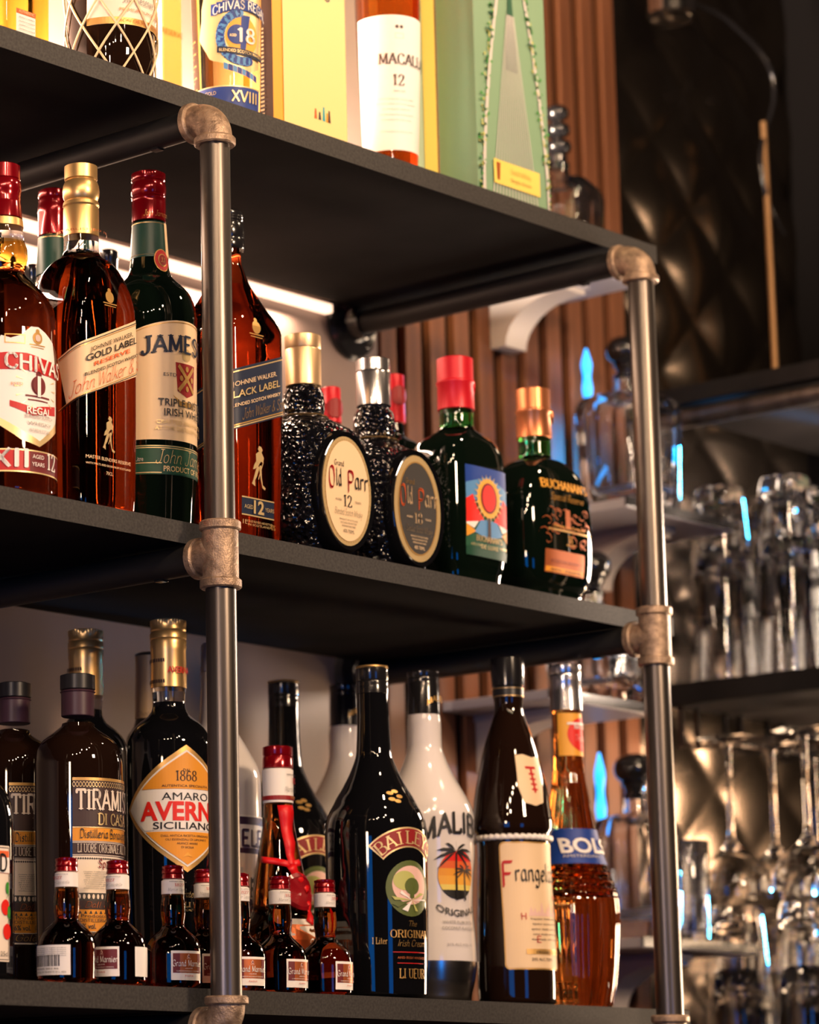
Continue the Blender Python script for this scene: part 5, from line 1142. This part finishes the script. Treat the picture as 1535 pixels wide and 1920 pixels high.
def carton(x0, x1, y0, y1, h, faces, lb, name='carton'):
    c = empty(name, ((x0 + x1) / 2, y0, ZT), 0, lb, 'box', GT_); a = (x1 - x0) / 2
    bx = link('carton_body', box_me(-a, a, 0, y1 - y0, 0, h, .0008), faces[0], c); bx.data.materials.append(MT[faces[1]])
    for p in bx.data.polygons:
        if p.normal.x < -.7: p.material_index = 1
    l = link('lid', box_me(-a - .0006, a + .0006, -.0006, y1 - y0 + .0006, h - .03, h + .0005, .0008), faces[0], c)
    return c, a
for n_ in ('pink', 'sage', 'palegreen', 'amber', 'yellow', 'darkgreen', 'paleyellow', 'brown', 'white', 'copper', 'cream', 'leaf', 'charcoal'): ink(n_)
def flat(name, parent, polys, off=-.0010):
    """printing on a carton's front face; polys: (points (x, z), ink)"""
    inks = []; V, Fc, mi = [], [], []
    for P, i_, l_ in polys:
        if i_ not in inks: inks.append(i_)
        k = len(V); V += [(p[0], off - l_, p[1]) for p in P]; Fc.append(tuple(range(k, k + len(P)))); mi.append(inks.index(i_))
    return link(name, mesh(V, Fc, mi), [ink(i) for i in inks], parent)
def ftext(t, u, v, wd, ht, i_, style='sans', l_=.0003):
    V, Fc, W0 = sans_text(t) if style == 'sans' else pen_text(t, style); out = []
    for f in Fc: out.append(([(u - wd / 2 + V[k][0] / W0 * wd, v + V[k][1] * ht) for k in f], i_, l_))
    return out
# pale pink carton between the net bottle and the blue-label bottle
xa = onY(303, 130, 0.20)[0]; c, a = carton(xa, xa + .030, .20, .25, .28, ('ink_pink', 'ink_white'), 'slim pale pink carton between the netted bottle and the orange bottle')
flat('front_print', c, [([(-a, .02), (-a + .002, .02), (-a + .002, .26), (-a, .26)], 'white', 0)] + ftext('RESERVE', 0, .15, .03, .006, 'copper'))
# orange bottle with blue ribbon label
b = Bottle('whisky_bottle', 'orange-amber whisky bottle with ornate blue and gold label, above the near pipe elbow', 416, -520, 0.048, ZT, [(-380, 438), (-300, 440), (-250, 462), (-200, 484), (-150, 489), (190, 489)], group=GT_)
b.body('glass_body', 'pale_amber'); b.ring('cap', 'gold_cap', [(-520, 440), (-515, 444), (-380, 444)])
uc, vc = b.uv(455, 68)
lab = b.patch('label', [b.uv(*p) for p in ((378, 20), (378, 40), (374, 78), (388, 102), (393, 112), (400, 115), (425, 120), (465, 138), (483, 132), (486, 30), (484, -20), (385, -20))], 'palegold', du=.003)
for k in range(26):
    a_ = math.radians(100 + k * 7.5); b.oval(uc + .0215 * math.cos(a_), vc - .001 + .0235 * math.sin(a_), .0042, .0046, 'blue' if k % 2 else 'skyblue', .0003, n=8)
for k in range(8): b.poly([(uc - .018 + k * .0042, vc - .026 - k * .0013), (uc - .014 + k * .0042, vc - .0275 - k * .0013), (uc - .014 + k * .0042, vc - .0335 - k * .0013), (uc - .018 + k * .0042, vc - .032 - k * .0013)], 'blue' if k % 2 else 'skyblue', .0003)
b.oval(uc, vc, .0165, .0185, 'amber', .0002); b.oval(uc - .006, vc + .001, .0090, .0095, 'blue', .0004); b.poly([(uc - .002, vc + .020), (uc + .007, vc + .020), (uc + .002, vc - .015), (uc - .003, vc - .012)], 'blue', .0003)
b.text('18', uc + .004, vc - .006, .020, .0130, 'white', 'bold', lift=.0007); b.text('AGED', uc - .010, vc - .0015, .006, .0026, 'palegold', lift=.0007)
P = [(uc - .024 + k * .004, vc - .013 - .0004 * k) for k in range(13)]
for p0, p1 in zip(P[:-1], P[1:]): b.poly([(p0[0], p0[1] - .0035), (p1[0], p1[1] - .0035), (p1[0], p1[1] + .0025), (p0[0], p0[1] + .0025)], 'navy', .0005)
b.text('BLENDED SCOTCH WHISKY', uc, vc - .0155, .044, .0030, 'palegold', lift=.0008, slope=-.08)
for k in range(12):
    u_ = uc - .030 + k * .0052; vv = vc + .0185 + .006 * (1 - ((k - 5.5) / 6) ** 2); b.bar(u_, u_ + .0053, vv, vv + .0110, 'blue', .0005)
b.text('CHIVAS REGAL', uc + .001, vc + .0195, .058, .0080, 'white', 'bold', arc=.11, lift=.0008)
b.print_all(lab, .0007, .003)
u0, u1 = b.uv(370, 180)[0], b.uv(484, 195)[0]; vt = b.uv(420, 160)[1]; lab = b.patch('lower_label', rect(u0, u1, vt - .030, vt), 'blue', du=.003); b.bar(u0, u1, vt - .0012, vt, 'palegold'); b.text('THE GOLD', u0 + .014, vt - .0085, .020, .0036, 'palegold', lift=.0003); b.text('SIGNATURE', u0 + .014, vt - .015, .020, .0034, 'palegold', lift=.0003); b.text('XVIII', u1 - .018, vt - .0150, .028, .0100, 'palegold', 'bold', lift=.0003); b.print_all(lab, .0006, .003)
# yellow carton
xa = onY(513, 225, 0.030)[0]; xb = onY(652, 265, 0.030)[0]
c, a = carton(xa, xb, .030, .075, .33, ('ink_amber', 'ink_brown'), 'golden yellow tequila carton with a pale panel, between the orange bottle and the white-label bottle')
zr = onY(600, 215, .03)[2] - ZO - ZT
P = [([(-a + .014, .014), (a - .002, .014), (a - .002, .30), (-a + .014, .30)], 'paleyellow', 0.0)] + ftext('CASA DE LUNA', a * .18, .0060, .060, .0042, 'cream', 'serif') + ftext('U', a * .5, .15, .014, .03, 'white', 'serif')
for k, (dx, i_, h_) in enumerate(((-.010, 'orangered', .010), (-.004, 'brown', .008), (.002, 'teal', .014), (.007, 'orange', .009), (.010, 'brown', .012))): P.append(([(a * .25 + dx, zr - .006), (a * .25 + dx + .004, zr - .006), (a * .25 + dx + .003, zr - .006 + h_), (a * .25 + dx + .001, zr - .006 + h_)], i_, .0003))
flat('front_print', c, P)
V = []; k = 0; Fc = []
for j in range(22):
    V += [(-a - .0012, .010, .02 + j * .004), (-a - .0012, .028 + .006 * ((j * 7) % 3), .02 + j * .004), (-a - .0012, .028 + .006 * ((j * 7) % 3), .0218 + j * .004), (-a - .0012, .010, .0218 + j * .004)]; Fc.append((k, k + 1, k + 2, k + 3)); k += 4
link('side_print', mesh(V, Fc), 'ink_cream', c)
# white label bottle
b = Bottle('whisky_bottle', 'amber whisky bottle with large plain white label, beside the green cartons', 715, -420, 0.046, ZT, [(-290, 738), (-210, 740), (-160, 762), (-120, 781), (-80, 785), (250, 785), (290, 784)], rot=math.radians(-16), group=GT_)
b.body('glass_body', 'amber_liquid'); b.ring('cap', 'black_plastic', [(-420, 738), (-415, 742), (-290, 742)])
vt = b.uv(720, 28)[1]; vb_ = b.uv(720, 282)[1]; lab = b.patch('label', rect(-.056, .060, vb_ , vt, .001), 'white')
um, vm = b.uv(748, 160); b.text('MACALLAN', .004, b.uv(740, 120)[1], .064, .0105, 'brown', 'serif'); b.text('12', um + .000, vm, .012, .0105, 'brown', 'serif'); b.text('YEARS OLD', um, vm - .007, .012, .002, 'grey')
b.oval(um - .002, b.uv(748, 50)[1], .0018, .0018, 'brown'); b.oval(um + .0026, b.uv(748, 50)[1], .0018, .0018, 'brown'); b.frame(um - .004, um + .005, b.uv(748, 72)[1], b.uv(748, 62)[1], .0005, 'silver')
for k, (y_, w_) in enumerate(((187, .036), (196, .040), (206, .028), (216, .034), (226, .030), (248, .032))): b.text('HIGHLAND SINGLE MALT SCOTCH WHISKY', um - .002, b.uv(740, y_)[1], w_, .0018, 'silver')
b.print_all(lab, .0006, .003)
# green cartons
x2a, x2b = onY(897, 350, 0.012)[0], onY(1032, 393, 0.012)[0]
c, a = carton(x2a, x2b, .012, .060, .31, ('ink_sage', 'ink_sage'), 'tall green carton with arched light lines and yellow label, right end of the top shelf')
P = []
def zf(px, py): q = onY(px, py, .012); return q[0] - (x2a + x2b) / 2, q[2] - ZO - ZT
for k in range(15):
    t = -1 + 2 * k / 14; x0 = t * a * .62; x1 = t * a * .10; P.append(([(x0 - .0008, .001), (x0 + .0008, .001), (x1 + .0003, .20), (x1 - .0003, .20)], 'silver', .0002))
for sg_ in (-1, 1):
    for k in range(10):
        t0, t1 = k / 10, (k + 1) / 10; fx = lambda t: sg_ * (a * .90 - a * .75 * t ** 1.6); P.append(([(fx(t0), .005 + t0 * .27), (fx(t0) + .005, .005 + t0 * .27), (fx(t1) + .004, .005 + t1 * .27), (fx(t1), .005 + t1 * .27)], 'silver', .0004))
    rq = random.Random(11)
    for k in range(170):
        t = rq.random(); x = sg_ * (a * .98 - (a * .78) * t ** 1.3 * .9) + rq.gauss(0, .0030); z = .004 + t * .27; x = max(-a + .002, min(a - .002, x)); s_ = rq.uniform(.0009, .0024); P.append(([(x - s_, z), (x, z - s_), (x + s_, z), (x, z + s_)], ('leaf', 'darkgreen', 'lime')[k % 3], .0006))
P.append(([(-.010, .14), (.010, .14), (.002, .235), (-.002, .235)], 'darkgreen', .0001))
(l0, z0), (l1, z1) = zf(924, 342), zf(1010, 372); zt_ = zf(924, 297)[1]
P.append(([(l0, z0), (l1, z0), (l1, zt_), (l0, zt_)], 'yellow', .0009)); P += ftext('Scotch Whisky', (l0 + l1) / 2 + .006, z0 + .014, .034, .006, 'gold', 'script', .0012) + ftext('Single Grain', (l0 + l1) / 2 + .006, z0 + .006, .034, .004, 'gold', 'sans', .0012)
P.append(([(l0 + .005, z0 + .004), (l0 + .009, z0 + .004), (l0 + .0105, zt_ - .003), (l0 + .004, zt_ - .003)], 'copper', .0012))
flat('front_print', c, P)
x1b = x2a - .001; c, a = carton(x1b - .056, x1b, .0615, .100, .30, ('ink_palegreen', 'ink_sage'), 'pale green carton with a yellow corner stripe, left of the tall green carton')
flat('front_print', c, [([(a - .022, .0), (a - .001, .0), (a - .001, .29), (a - .022, .29)], 'yellow', 0.0)])

# ================================================================ small wall shelves with decanters
def wall_shelf(zu, x0, x1, lab, yf=0.206):
    s_ = empty('wall_shelf', ((x0 + x1) / 2, WY, zu), 0, lab, 'shelf', 'small shelves on the slatted wall')
    L_ = (x1 - x0) / 2
    link('board', box_me(-L_, L_, yf - WY, -0.0005, 0, 0.011, 0.0008), 'grey_board', s_)
    link('front_edge', box_me(-L_ - 0.001, L_ + 0.001, yf - WY - 0.0025, yf - WY - 0.0003, 0.001, 0.0125, 0.0004), 'black_plastic', s_)
    # cove corbel
    prof = [(-0.0006, -0.004), (-0.0006, -0.066), (-0.022, -0.066)]
    for k in range(9):
        a = math.radians(90 * k / 8); prof.append((-0.100 + 0.078 * math.cos(a), -0.066 + 0.052 * math.sin(a)))
    prof += [(-0.108, -0.014), (-0.108, -0.004)]
    n = len(prof); V = [(xx, y, z) for xx in (-0.020, 0.020) for y, z in prof]
    Fc = [tuple(range(n)), tuple(range(n, 2 * n))[::-1]] + [(i, (i + 1) % n + 0, (i + 1) % n + n, i + n) for i in range(n)]
    me = mesh(V, Fc); bm = bmesh.new(); bm.from_mesh(me); bmesh.ops.recalc_face_normals(bm, faces=bm.faces[:]); bm.to_mesh(me); bm.free()
    c = link('corbel', me, 'white_corbel', s_, smooth=40); c.location = (s_cx - (x0 + x1) / 2, 0, 0.001)
    link('ledge_trim', box_me(s_cx - (x0 + x1) / 2 - 0.024, s_cx - (x0 + x1) / 2 + 0.024, -0.112, -0.0006, -0.007, -0.0003, 0.001), 'grey_board', s_)
    return s_
s_cx = 0.930
wall_shelf(0.474, 0.800, 1.005, 'short grey board on a cove bracket, uppermost on the slatted wall')
s_cx = 1.085
wall_shelf(0.206, 0.960, 1.180, 'short grey board on a cove bracket, second one down the slatted wall')
s_cx = 0.880
wall_shelf(-0.030, 0.800, 1.005, 'short grey board on a cove bracket, third one down, above the amber ribbed bottle')
s_cx = 1.085
wall_shelf(-0.293, 0.960, 1.188, 'short grey board on a cove bracket, lowest, beside the hanging stemmed glasses')

def decanter(x, y, z, h, wd, lab, glass, stopper='black_plastic', knob='ball', rot=0.6):
    d = empty('decanter', (x, y, z), rot, lab, 'decanter', 'decanters on the small wall shelves')
    hb = h * 0.66; sg = 48; V, Fc = [], []
    prof = [(0, .84), (.004, .90), (.02, .93), (hb * .5, .96), (hb * .80, 1.0), (hb * .88, .97), (hb * .94, .86), (hb * .985, .55), (hb, .32), (hb + .012, .27), (hb + .018, .29), (hb + .022, .27)]
    inner = [(hb + .022, .20), (hb, .22), (hb * .97, .45), (hb * .92, .78), (hb * .86, .89), (hb * .8, .91), (hb * .5, .87), (.020, .83), (.013, .6), (.012, .05)]
    inner = [(hb + .022, .18), (hb, .18), (hb * .97, .30), (hb * .92, .60), (hb * .86, .72), (hb * .8, .75), (hb * .5, .72), (.034, .68), (.026, .55), (.024, .05)]
    al = prof + inner
    for (zz, f) in al:
        n = 5 if zz < hb * .97 else 2.2; e = 2.0 / n; r = wd / 2 * f
        for i in range(sg):
            t = 2 * math.pi * i / sg; c, s2 = math.cos(t), math.sin(t)
            V.append((r * math.copysign(abs(c) ** e, c), r * math.copysign(abs(s2) ** e, s2), zz))
    for j in range(len(al) - 1):
        for i in range(sg):
            q = (i + 1) % sg; Fc.append((j * sg + i, j * sg + q, (j + 1) * sg + q, (j + 1) * sg + i))
    Fc.append(tuple(range(sg))[::-1]); Fc.append(tuple((len(al) - 1) * sg + i for i in range(sg)))
    link('glass_body', mesh(V, Fc), glass, d, smooth=50)
    if knob == 'ball':
        P = [(hb + .016, .010), (hb + .027, .0115), (hb + .030, .013), (hb + .034, .016)] + [(hb + .034 + .017 - .017 * math.cos(math.pi * k / 10), .008 + .0155 * math.sin(math.pi * k / 10)) for k in range(1, 10)] + [(hb + .069, .004)]
    else:
        P = [(hb + .014, .009), (hb + .03, .011)]
        for k in range(3):
            z0 = hb + .032 + k * .021
            for m_ in range(7): P.append((z0 + .0095 * (1 - math.cos(math.pi * m_ / 6)), .004 + (.0125 - k * .001) * math.sin(math.pi * m_ / 6)))
    link('stopper', lathe_me(P, 28), stopper, d, smooth=60)
    return d
def dx(px, y, py=1000): return onY(px, py, y)[0]
decanter(dx(1046, .276, 300), 0.276, 0.474 + 0.0128, 0.180, 0.092, 'faceted glass decanter with a beaded dark stopper, beside the green cartons', 'crystal', knob='beads', rot=0.3)
decanter(dx(1177, .274, 780), 0.274, 0.206 + 0.0128, 0.228, 0.106, 'square glass decanter with a round black stopper, behind the right upright pipe', 'crystal', rot=0.12)
decanter(dx(1112, .276, 1200), 0.276, -0.030 + 0.0128, 0.175, 0.100, 'blue-lit glass decanter on the third board, just under the middle black shelf', 'ice_glass', rot=0.3)
decanter(dx(1194, .276, 1600), 0.276, -0.293 + 0.0128, 0.225, 0.088, 'square glass decanter with a round black stopper, beside the hanging stemmed glasses', 'crystal', rot=0.12)
tg = link('tumbler', lathe_me([(0, .020), (.002, .0225), (.04, .0232), (.118, .0250), (.120, .0240), (.118, .0228), (.04, .0208), (.014, .0190), (.012, .002)], 40), 'ice_glass', None, (dx(1290, .262, 1650), 0.262, -0.293 + 0.0128 + ZO), smooth=50)
tag(tg, 'tall straight glass with a blue-lit rim, on the lowest small board right of the pipe', 'glass')
# blue flame-shaped lamps between the slats
for (px, p0, p1, lab) in ((1102, 655, 762, 'slim blue glowing lamp between the slats left of the upper stoppered decanter'), (1128, 1412, 1562, 'slim blue glowing lamp between the slats beside the blue-banded amber bottle')):
    a = onY(px, p0, 0.334); b = onY(px, p1, 0.334); h = a[2] - b[2]
    ln = empty('blue_lamp', (b[0], 0.334, b[2] - ZO), 0, lab, 'lamp', 'blue lamps on the slatted wall')
    P = []
    for k in range(25):
        t = k / 24; P.append((t * h, 0.0012 + 0.0062 * (math.sin(math.pi * t) ** 0.6) * (0.78 + 0.22 * math.cos(4 * math.pi * t + math.pi))))
    link('glass_tube', lathe_me(P, 20), 'blue_lamp_glass', ln, smooth=60)
    link('clip', box_me(-0.004, 0.004, 0.0045, 0.0060, h * .4, h * .6), 'black_plastic', ln)
# ================================================================ side unit with glassware
side = empty('side_shelf_rack', (1.40, 0.30, 0), 0, 'black side shelf unit on pipes carrying stacked tumblers and hanging glasses', 'shelf rack')
for (z, th) in ((0.402, 0.022), (0.0375, 0.026), (-0.470, 0.026)):
    link('shelf_board', box_me(1.205 - 1.40, 0.195, -1.1, 0.03, z - th, z, 0.001), 'black_shelf_laminate', side)
for z in (0.366,):
    link('support_pipe', tube_me([(1.222 - 1.40, -1.1, z), (1.222 - 1.40, 0.035, z)], 0.0125, 20), 'steel_pipe', side, smooth=40)
for X in (1.235, 1.330, 1.425, 1.520):
    for dx in (-0.017, 0.017):
        link('glass_rail', box_me(X + dx - 0.003 - 1.40, X + dx + 0.003 - 1.40, -1.0, 0.02, -0.0385, -0.0356), 'black_plastic', side)
        for yy in (-0.9, -0.45, 0.015): link('rail_hanger', box_me(X + dx - 0.002 - 1.40, X + dx + 0.002 - 1.40, yy - 0.003, yy + 0.003, -0.0356, 0.0118), 'black_plastic', side)
area('side_fill_panel', (1.592, 0.02, -0.13), (1.30, 0.25, -0.16), 0.40, 0.16, 9, (1, 0.66, 0.40))  # unseen warm panel added to make bright patches in the quilted mirror
area('side_fill_panel', (1.592, 0.02, 0.15), (1.30, 0.25, 0.13), 0.55, 0.22, 26, (1, 0.76, 0.58))  # unseen panel added to brighten the upper tumblers
area('side_fill_panel', (1.592, 0.02, -0.36), (1.30, 0.25, -0.36), 0.45, 0.20, 16, (1, 0.70, 0.46))  # unseen panel added to brighten the lower tumblers
narrow(area('blue_side_neon', (1.50, 0.20, 0.33), (1.07, 0.268, 0.30), 0.04, 0.12, 0.9, (0.02, 0.40, 1.0)), 25)
narrow(area('blue_side_neon', (1.50, 0.20, -0.225), (1.10, 0.268, -0.225), 0.04, 0.10, 1.6, (0.02, 0.40, 1.0)), 25)
area('quilt_glint_panel', (1.592, -0.10, 0.62), (1.30, 0.30, 0.55), 0.16, 0.06, 0.5, (1, 0.70, 0.45))  # unseen small panel added for reflections high in the quilt
# one inverted tumbler
def tumbler_me(h=0.165, ro=0.042, rb=0.030):
    out = [(0.0, ro - .0016), (0.0012, ro)] + [(h * t, ro + (rb - ro) * t) for t in (.15, .3, .45, .6, .75, .9)] + [(h - .003, rb), (h, rb - .003)]
    inn = [(h - .020, .002), (h - .020, rb - .008), (h - .026, rb - .003)] + [(h * t, ro - .0026 + (rb - ro) * t) for t in (.7, .5, .3, .12)] + [(0.0008, ro - .0028)]
    prof = out + [(h, 0.002)] + inn
    seg = 36; V, Fc = [], []
    for z, r in prof:
        for i in range(seg):
            a = 2 * math.pi * i / seg; V.append((r * math.cos(a), r * math.sin(a), z))
    n = len(prof)
    # closed shell: outer wall, top cap, then the inner wall from its ceiling down to the rim
    def ringf(j, k):
        for i in range(seg):
            q = (i + 1) % seg; Fc.append((j * seg + i, j * seg + q, k * seg + q, k * seg + i))
    no = len(out)
    for j in range(no): ringf(j, j + 1)
    Fc.append(tuple(no * seg + i for i in range(seg)))
    Fc.append(tuple((no + 1) * seg + i for i in range(seg))[::-1])
    for j in range(no + 1, n - 1): ringf(j, j + 1)
    ringf(n - 1, 0)
    me = mesh(V, Fc); bm = bmesh.new(); bm.from_mesh(me); bmesh.ops.recalc_face_normals(bm, faces=bm.faces[:]); bm.to_mesh(me); bm.free(); return me
tm = tumbler_me(); tm.materials.append(MT['clear_glass'])
for p in tm.polygons: p.use_smooth = True
tm.set_sharp_from_angle(angle=math.radians(45))
def tumbler(x, y, z, lab, grp):
    o = bpy.data.objects.new('tumbler', tm); COL.objects.link(o); o.location = (x, y, z + ZO); o.rotation_euler[2] = random.random() * 6
    tag(o, lab, 'glass', grp)
O1, O2, O3 = 'first', 'second', 'third'
grid = [(1.252, 0.270, 'front', O1), (1.252, 0.178, 'front', O2), (1.252, 0.086, 'front', O3), (1.345, 0.285, 'second', O1), (1.345, 0.193, 'second', O2), (1.345, 0.101, 'second', O3), (1.438, 0.270, 'third', O1), (1.438, 0.178, 'third', O2), (1.530, 0.285, 'fourth', O1)]
for (x, y, rw, od) in grid:
    for lv, nm in ((0, 'lower'), (1, 'upper')):
        tumbler(x, y, 0.0378 + lv * 0.075, 'upside-down tumbler, %s of nested pair, %s row, %s from slatted wall, upper side shelf' % (nm, rw, od), 'nested tumblers on the upper side shelf, %s ones' % nm)
        tumbler(x, y, -0.4698 + lv * 0.075, 'upside-down tumbler, %s of nested pair, %s row, %s from slatted wall, lower side shelf' % (nm, rw, od), 'nested tumblers on the lower side shelf, %s ones' % nm)
# hanging stemmed glass, foot up
def stem_me():
    out = [(0, .034), (-.0015, .0365), (-.0035, .033), (-.006, .012), (-.012, .0045), (-.05, .0036), (-.110, .0038), (-.124, .0060)]
    bowl = [(-.130, .010), (-.145, .026), (-.160, .041), (-.168, .0455), (-.186, .0455)]
    inn = [(-.186, .0440), (-.168, .0440), (-.160, .0395), (-.146, .0250), (-.134, .0110), (-.131, .002)]
    prof = out + bowl + inn; seg = 36; V, Fc = [], []
    for z, r in prof:
        for i in range(seg):
            a = 2 * math.pi * i / seg; V.append((r * math.cos(a), r * math.sin(a), z))
    for j in range(len(prof) - 1):
        for i in range(seg):
            q = (i + 1) % seg; Fc.append((j * seg + i, j * seg + q, (j + 1) * seg + q, (j + 1) * seg + i))
    Fc.append(tuple(range(seg))); Fc.append(tuple((len(prof) - 1) * seg + i for i in range(seg)))
    me = mesh(V, Fc); bm = bmesh.new(); bm.from_mesh(me); bmesh.ops.recalc_face_normals(bm, faces=bm.faces[:]); bm.to_mesh(me); bm.free()
    me.materials.append(MT['clear_glass'])
    for p in me.polygons: p.use_smooth = True
    me.set_sharp_from_angle(angle=math.radians(50)); return me
hm = stem_me()
for (x, y, lb) in [(1.235, 0.262, 'front row, first from the slatted wall'), (1.235, 0.158, 'front row, second from the slatted wall'), (1.235, 0.055, 'front row, third from the slatted wall'), (1.330, 0.262, 'second row, first from the slatted wall'), (1.330, 0.158, 'second row, second from the slatted wall'), (1.425, 0.262, 'third row, in the corner')]:
    o = bpy.data.objects.new('stemmed_glass', hm); COL.objects.link(o); o.location = (x, y, -0.0293 + ZO)
    tag(o, 'clear stemmed glass hanging foot up, ' + lb, 'glass', 'stemmed glasses hanging under the side shelf')
# spotlight, cable and rod at the top of the corner
sp = empty('track_spotlight', (1.222, 0.29, 0.880), 0, 'chrome and glass spotlight hanging high in the dark corner', 'spotlight')
link('lamp_head', lathe_me([(0, .020), (.004, .030), (.03, .031), (.034, .026), (.09, .024), (.10, .012), (.13, .008)], 28), 'chrome', sp, smooth=40)
link('glass_front', lathe_me([(-.006, .016), (-.003, .026), (.001, .027)], 28), 'clear_glass', sp, smooth=40)
link('hanger', tube_me([(0, 0, .13), (0, 0, .45)], .005, 10), 'black_plastic', sp, smooth=40)
pts = [onY(px, py, 0.30) for px, py in ((1270, 5), (1300, 8), (1350, 28), (1390, 62), (1425, 98), (1447, 140), (1450, 190), (1437, 240), (1425, 300), (1440, 380), (1470, 440))]
cb = link('power_cable', tube_me([tuple(p) for p in cr(pts, 4)], 0.0032, 8), 'black_plastic', None, None, smooth=60); tag(cb, 'black cable looping down through the dark corner from the spotlight', 'cable')
a = onY(1446, 235, 0.30); b = onY(1450, 632, 0.30)
rd = link("brass_rod", tube_me([(b[0], 0.30, 0.4025 + ZO), (b[0], 0.30, a[2])], 0.0042, 12), "brass", None, None, smooth=60); tag(rd, "thin brass rod standing upright on the side shelf in the dark corner", "rod")
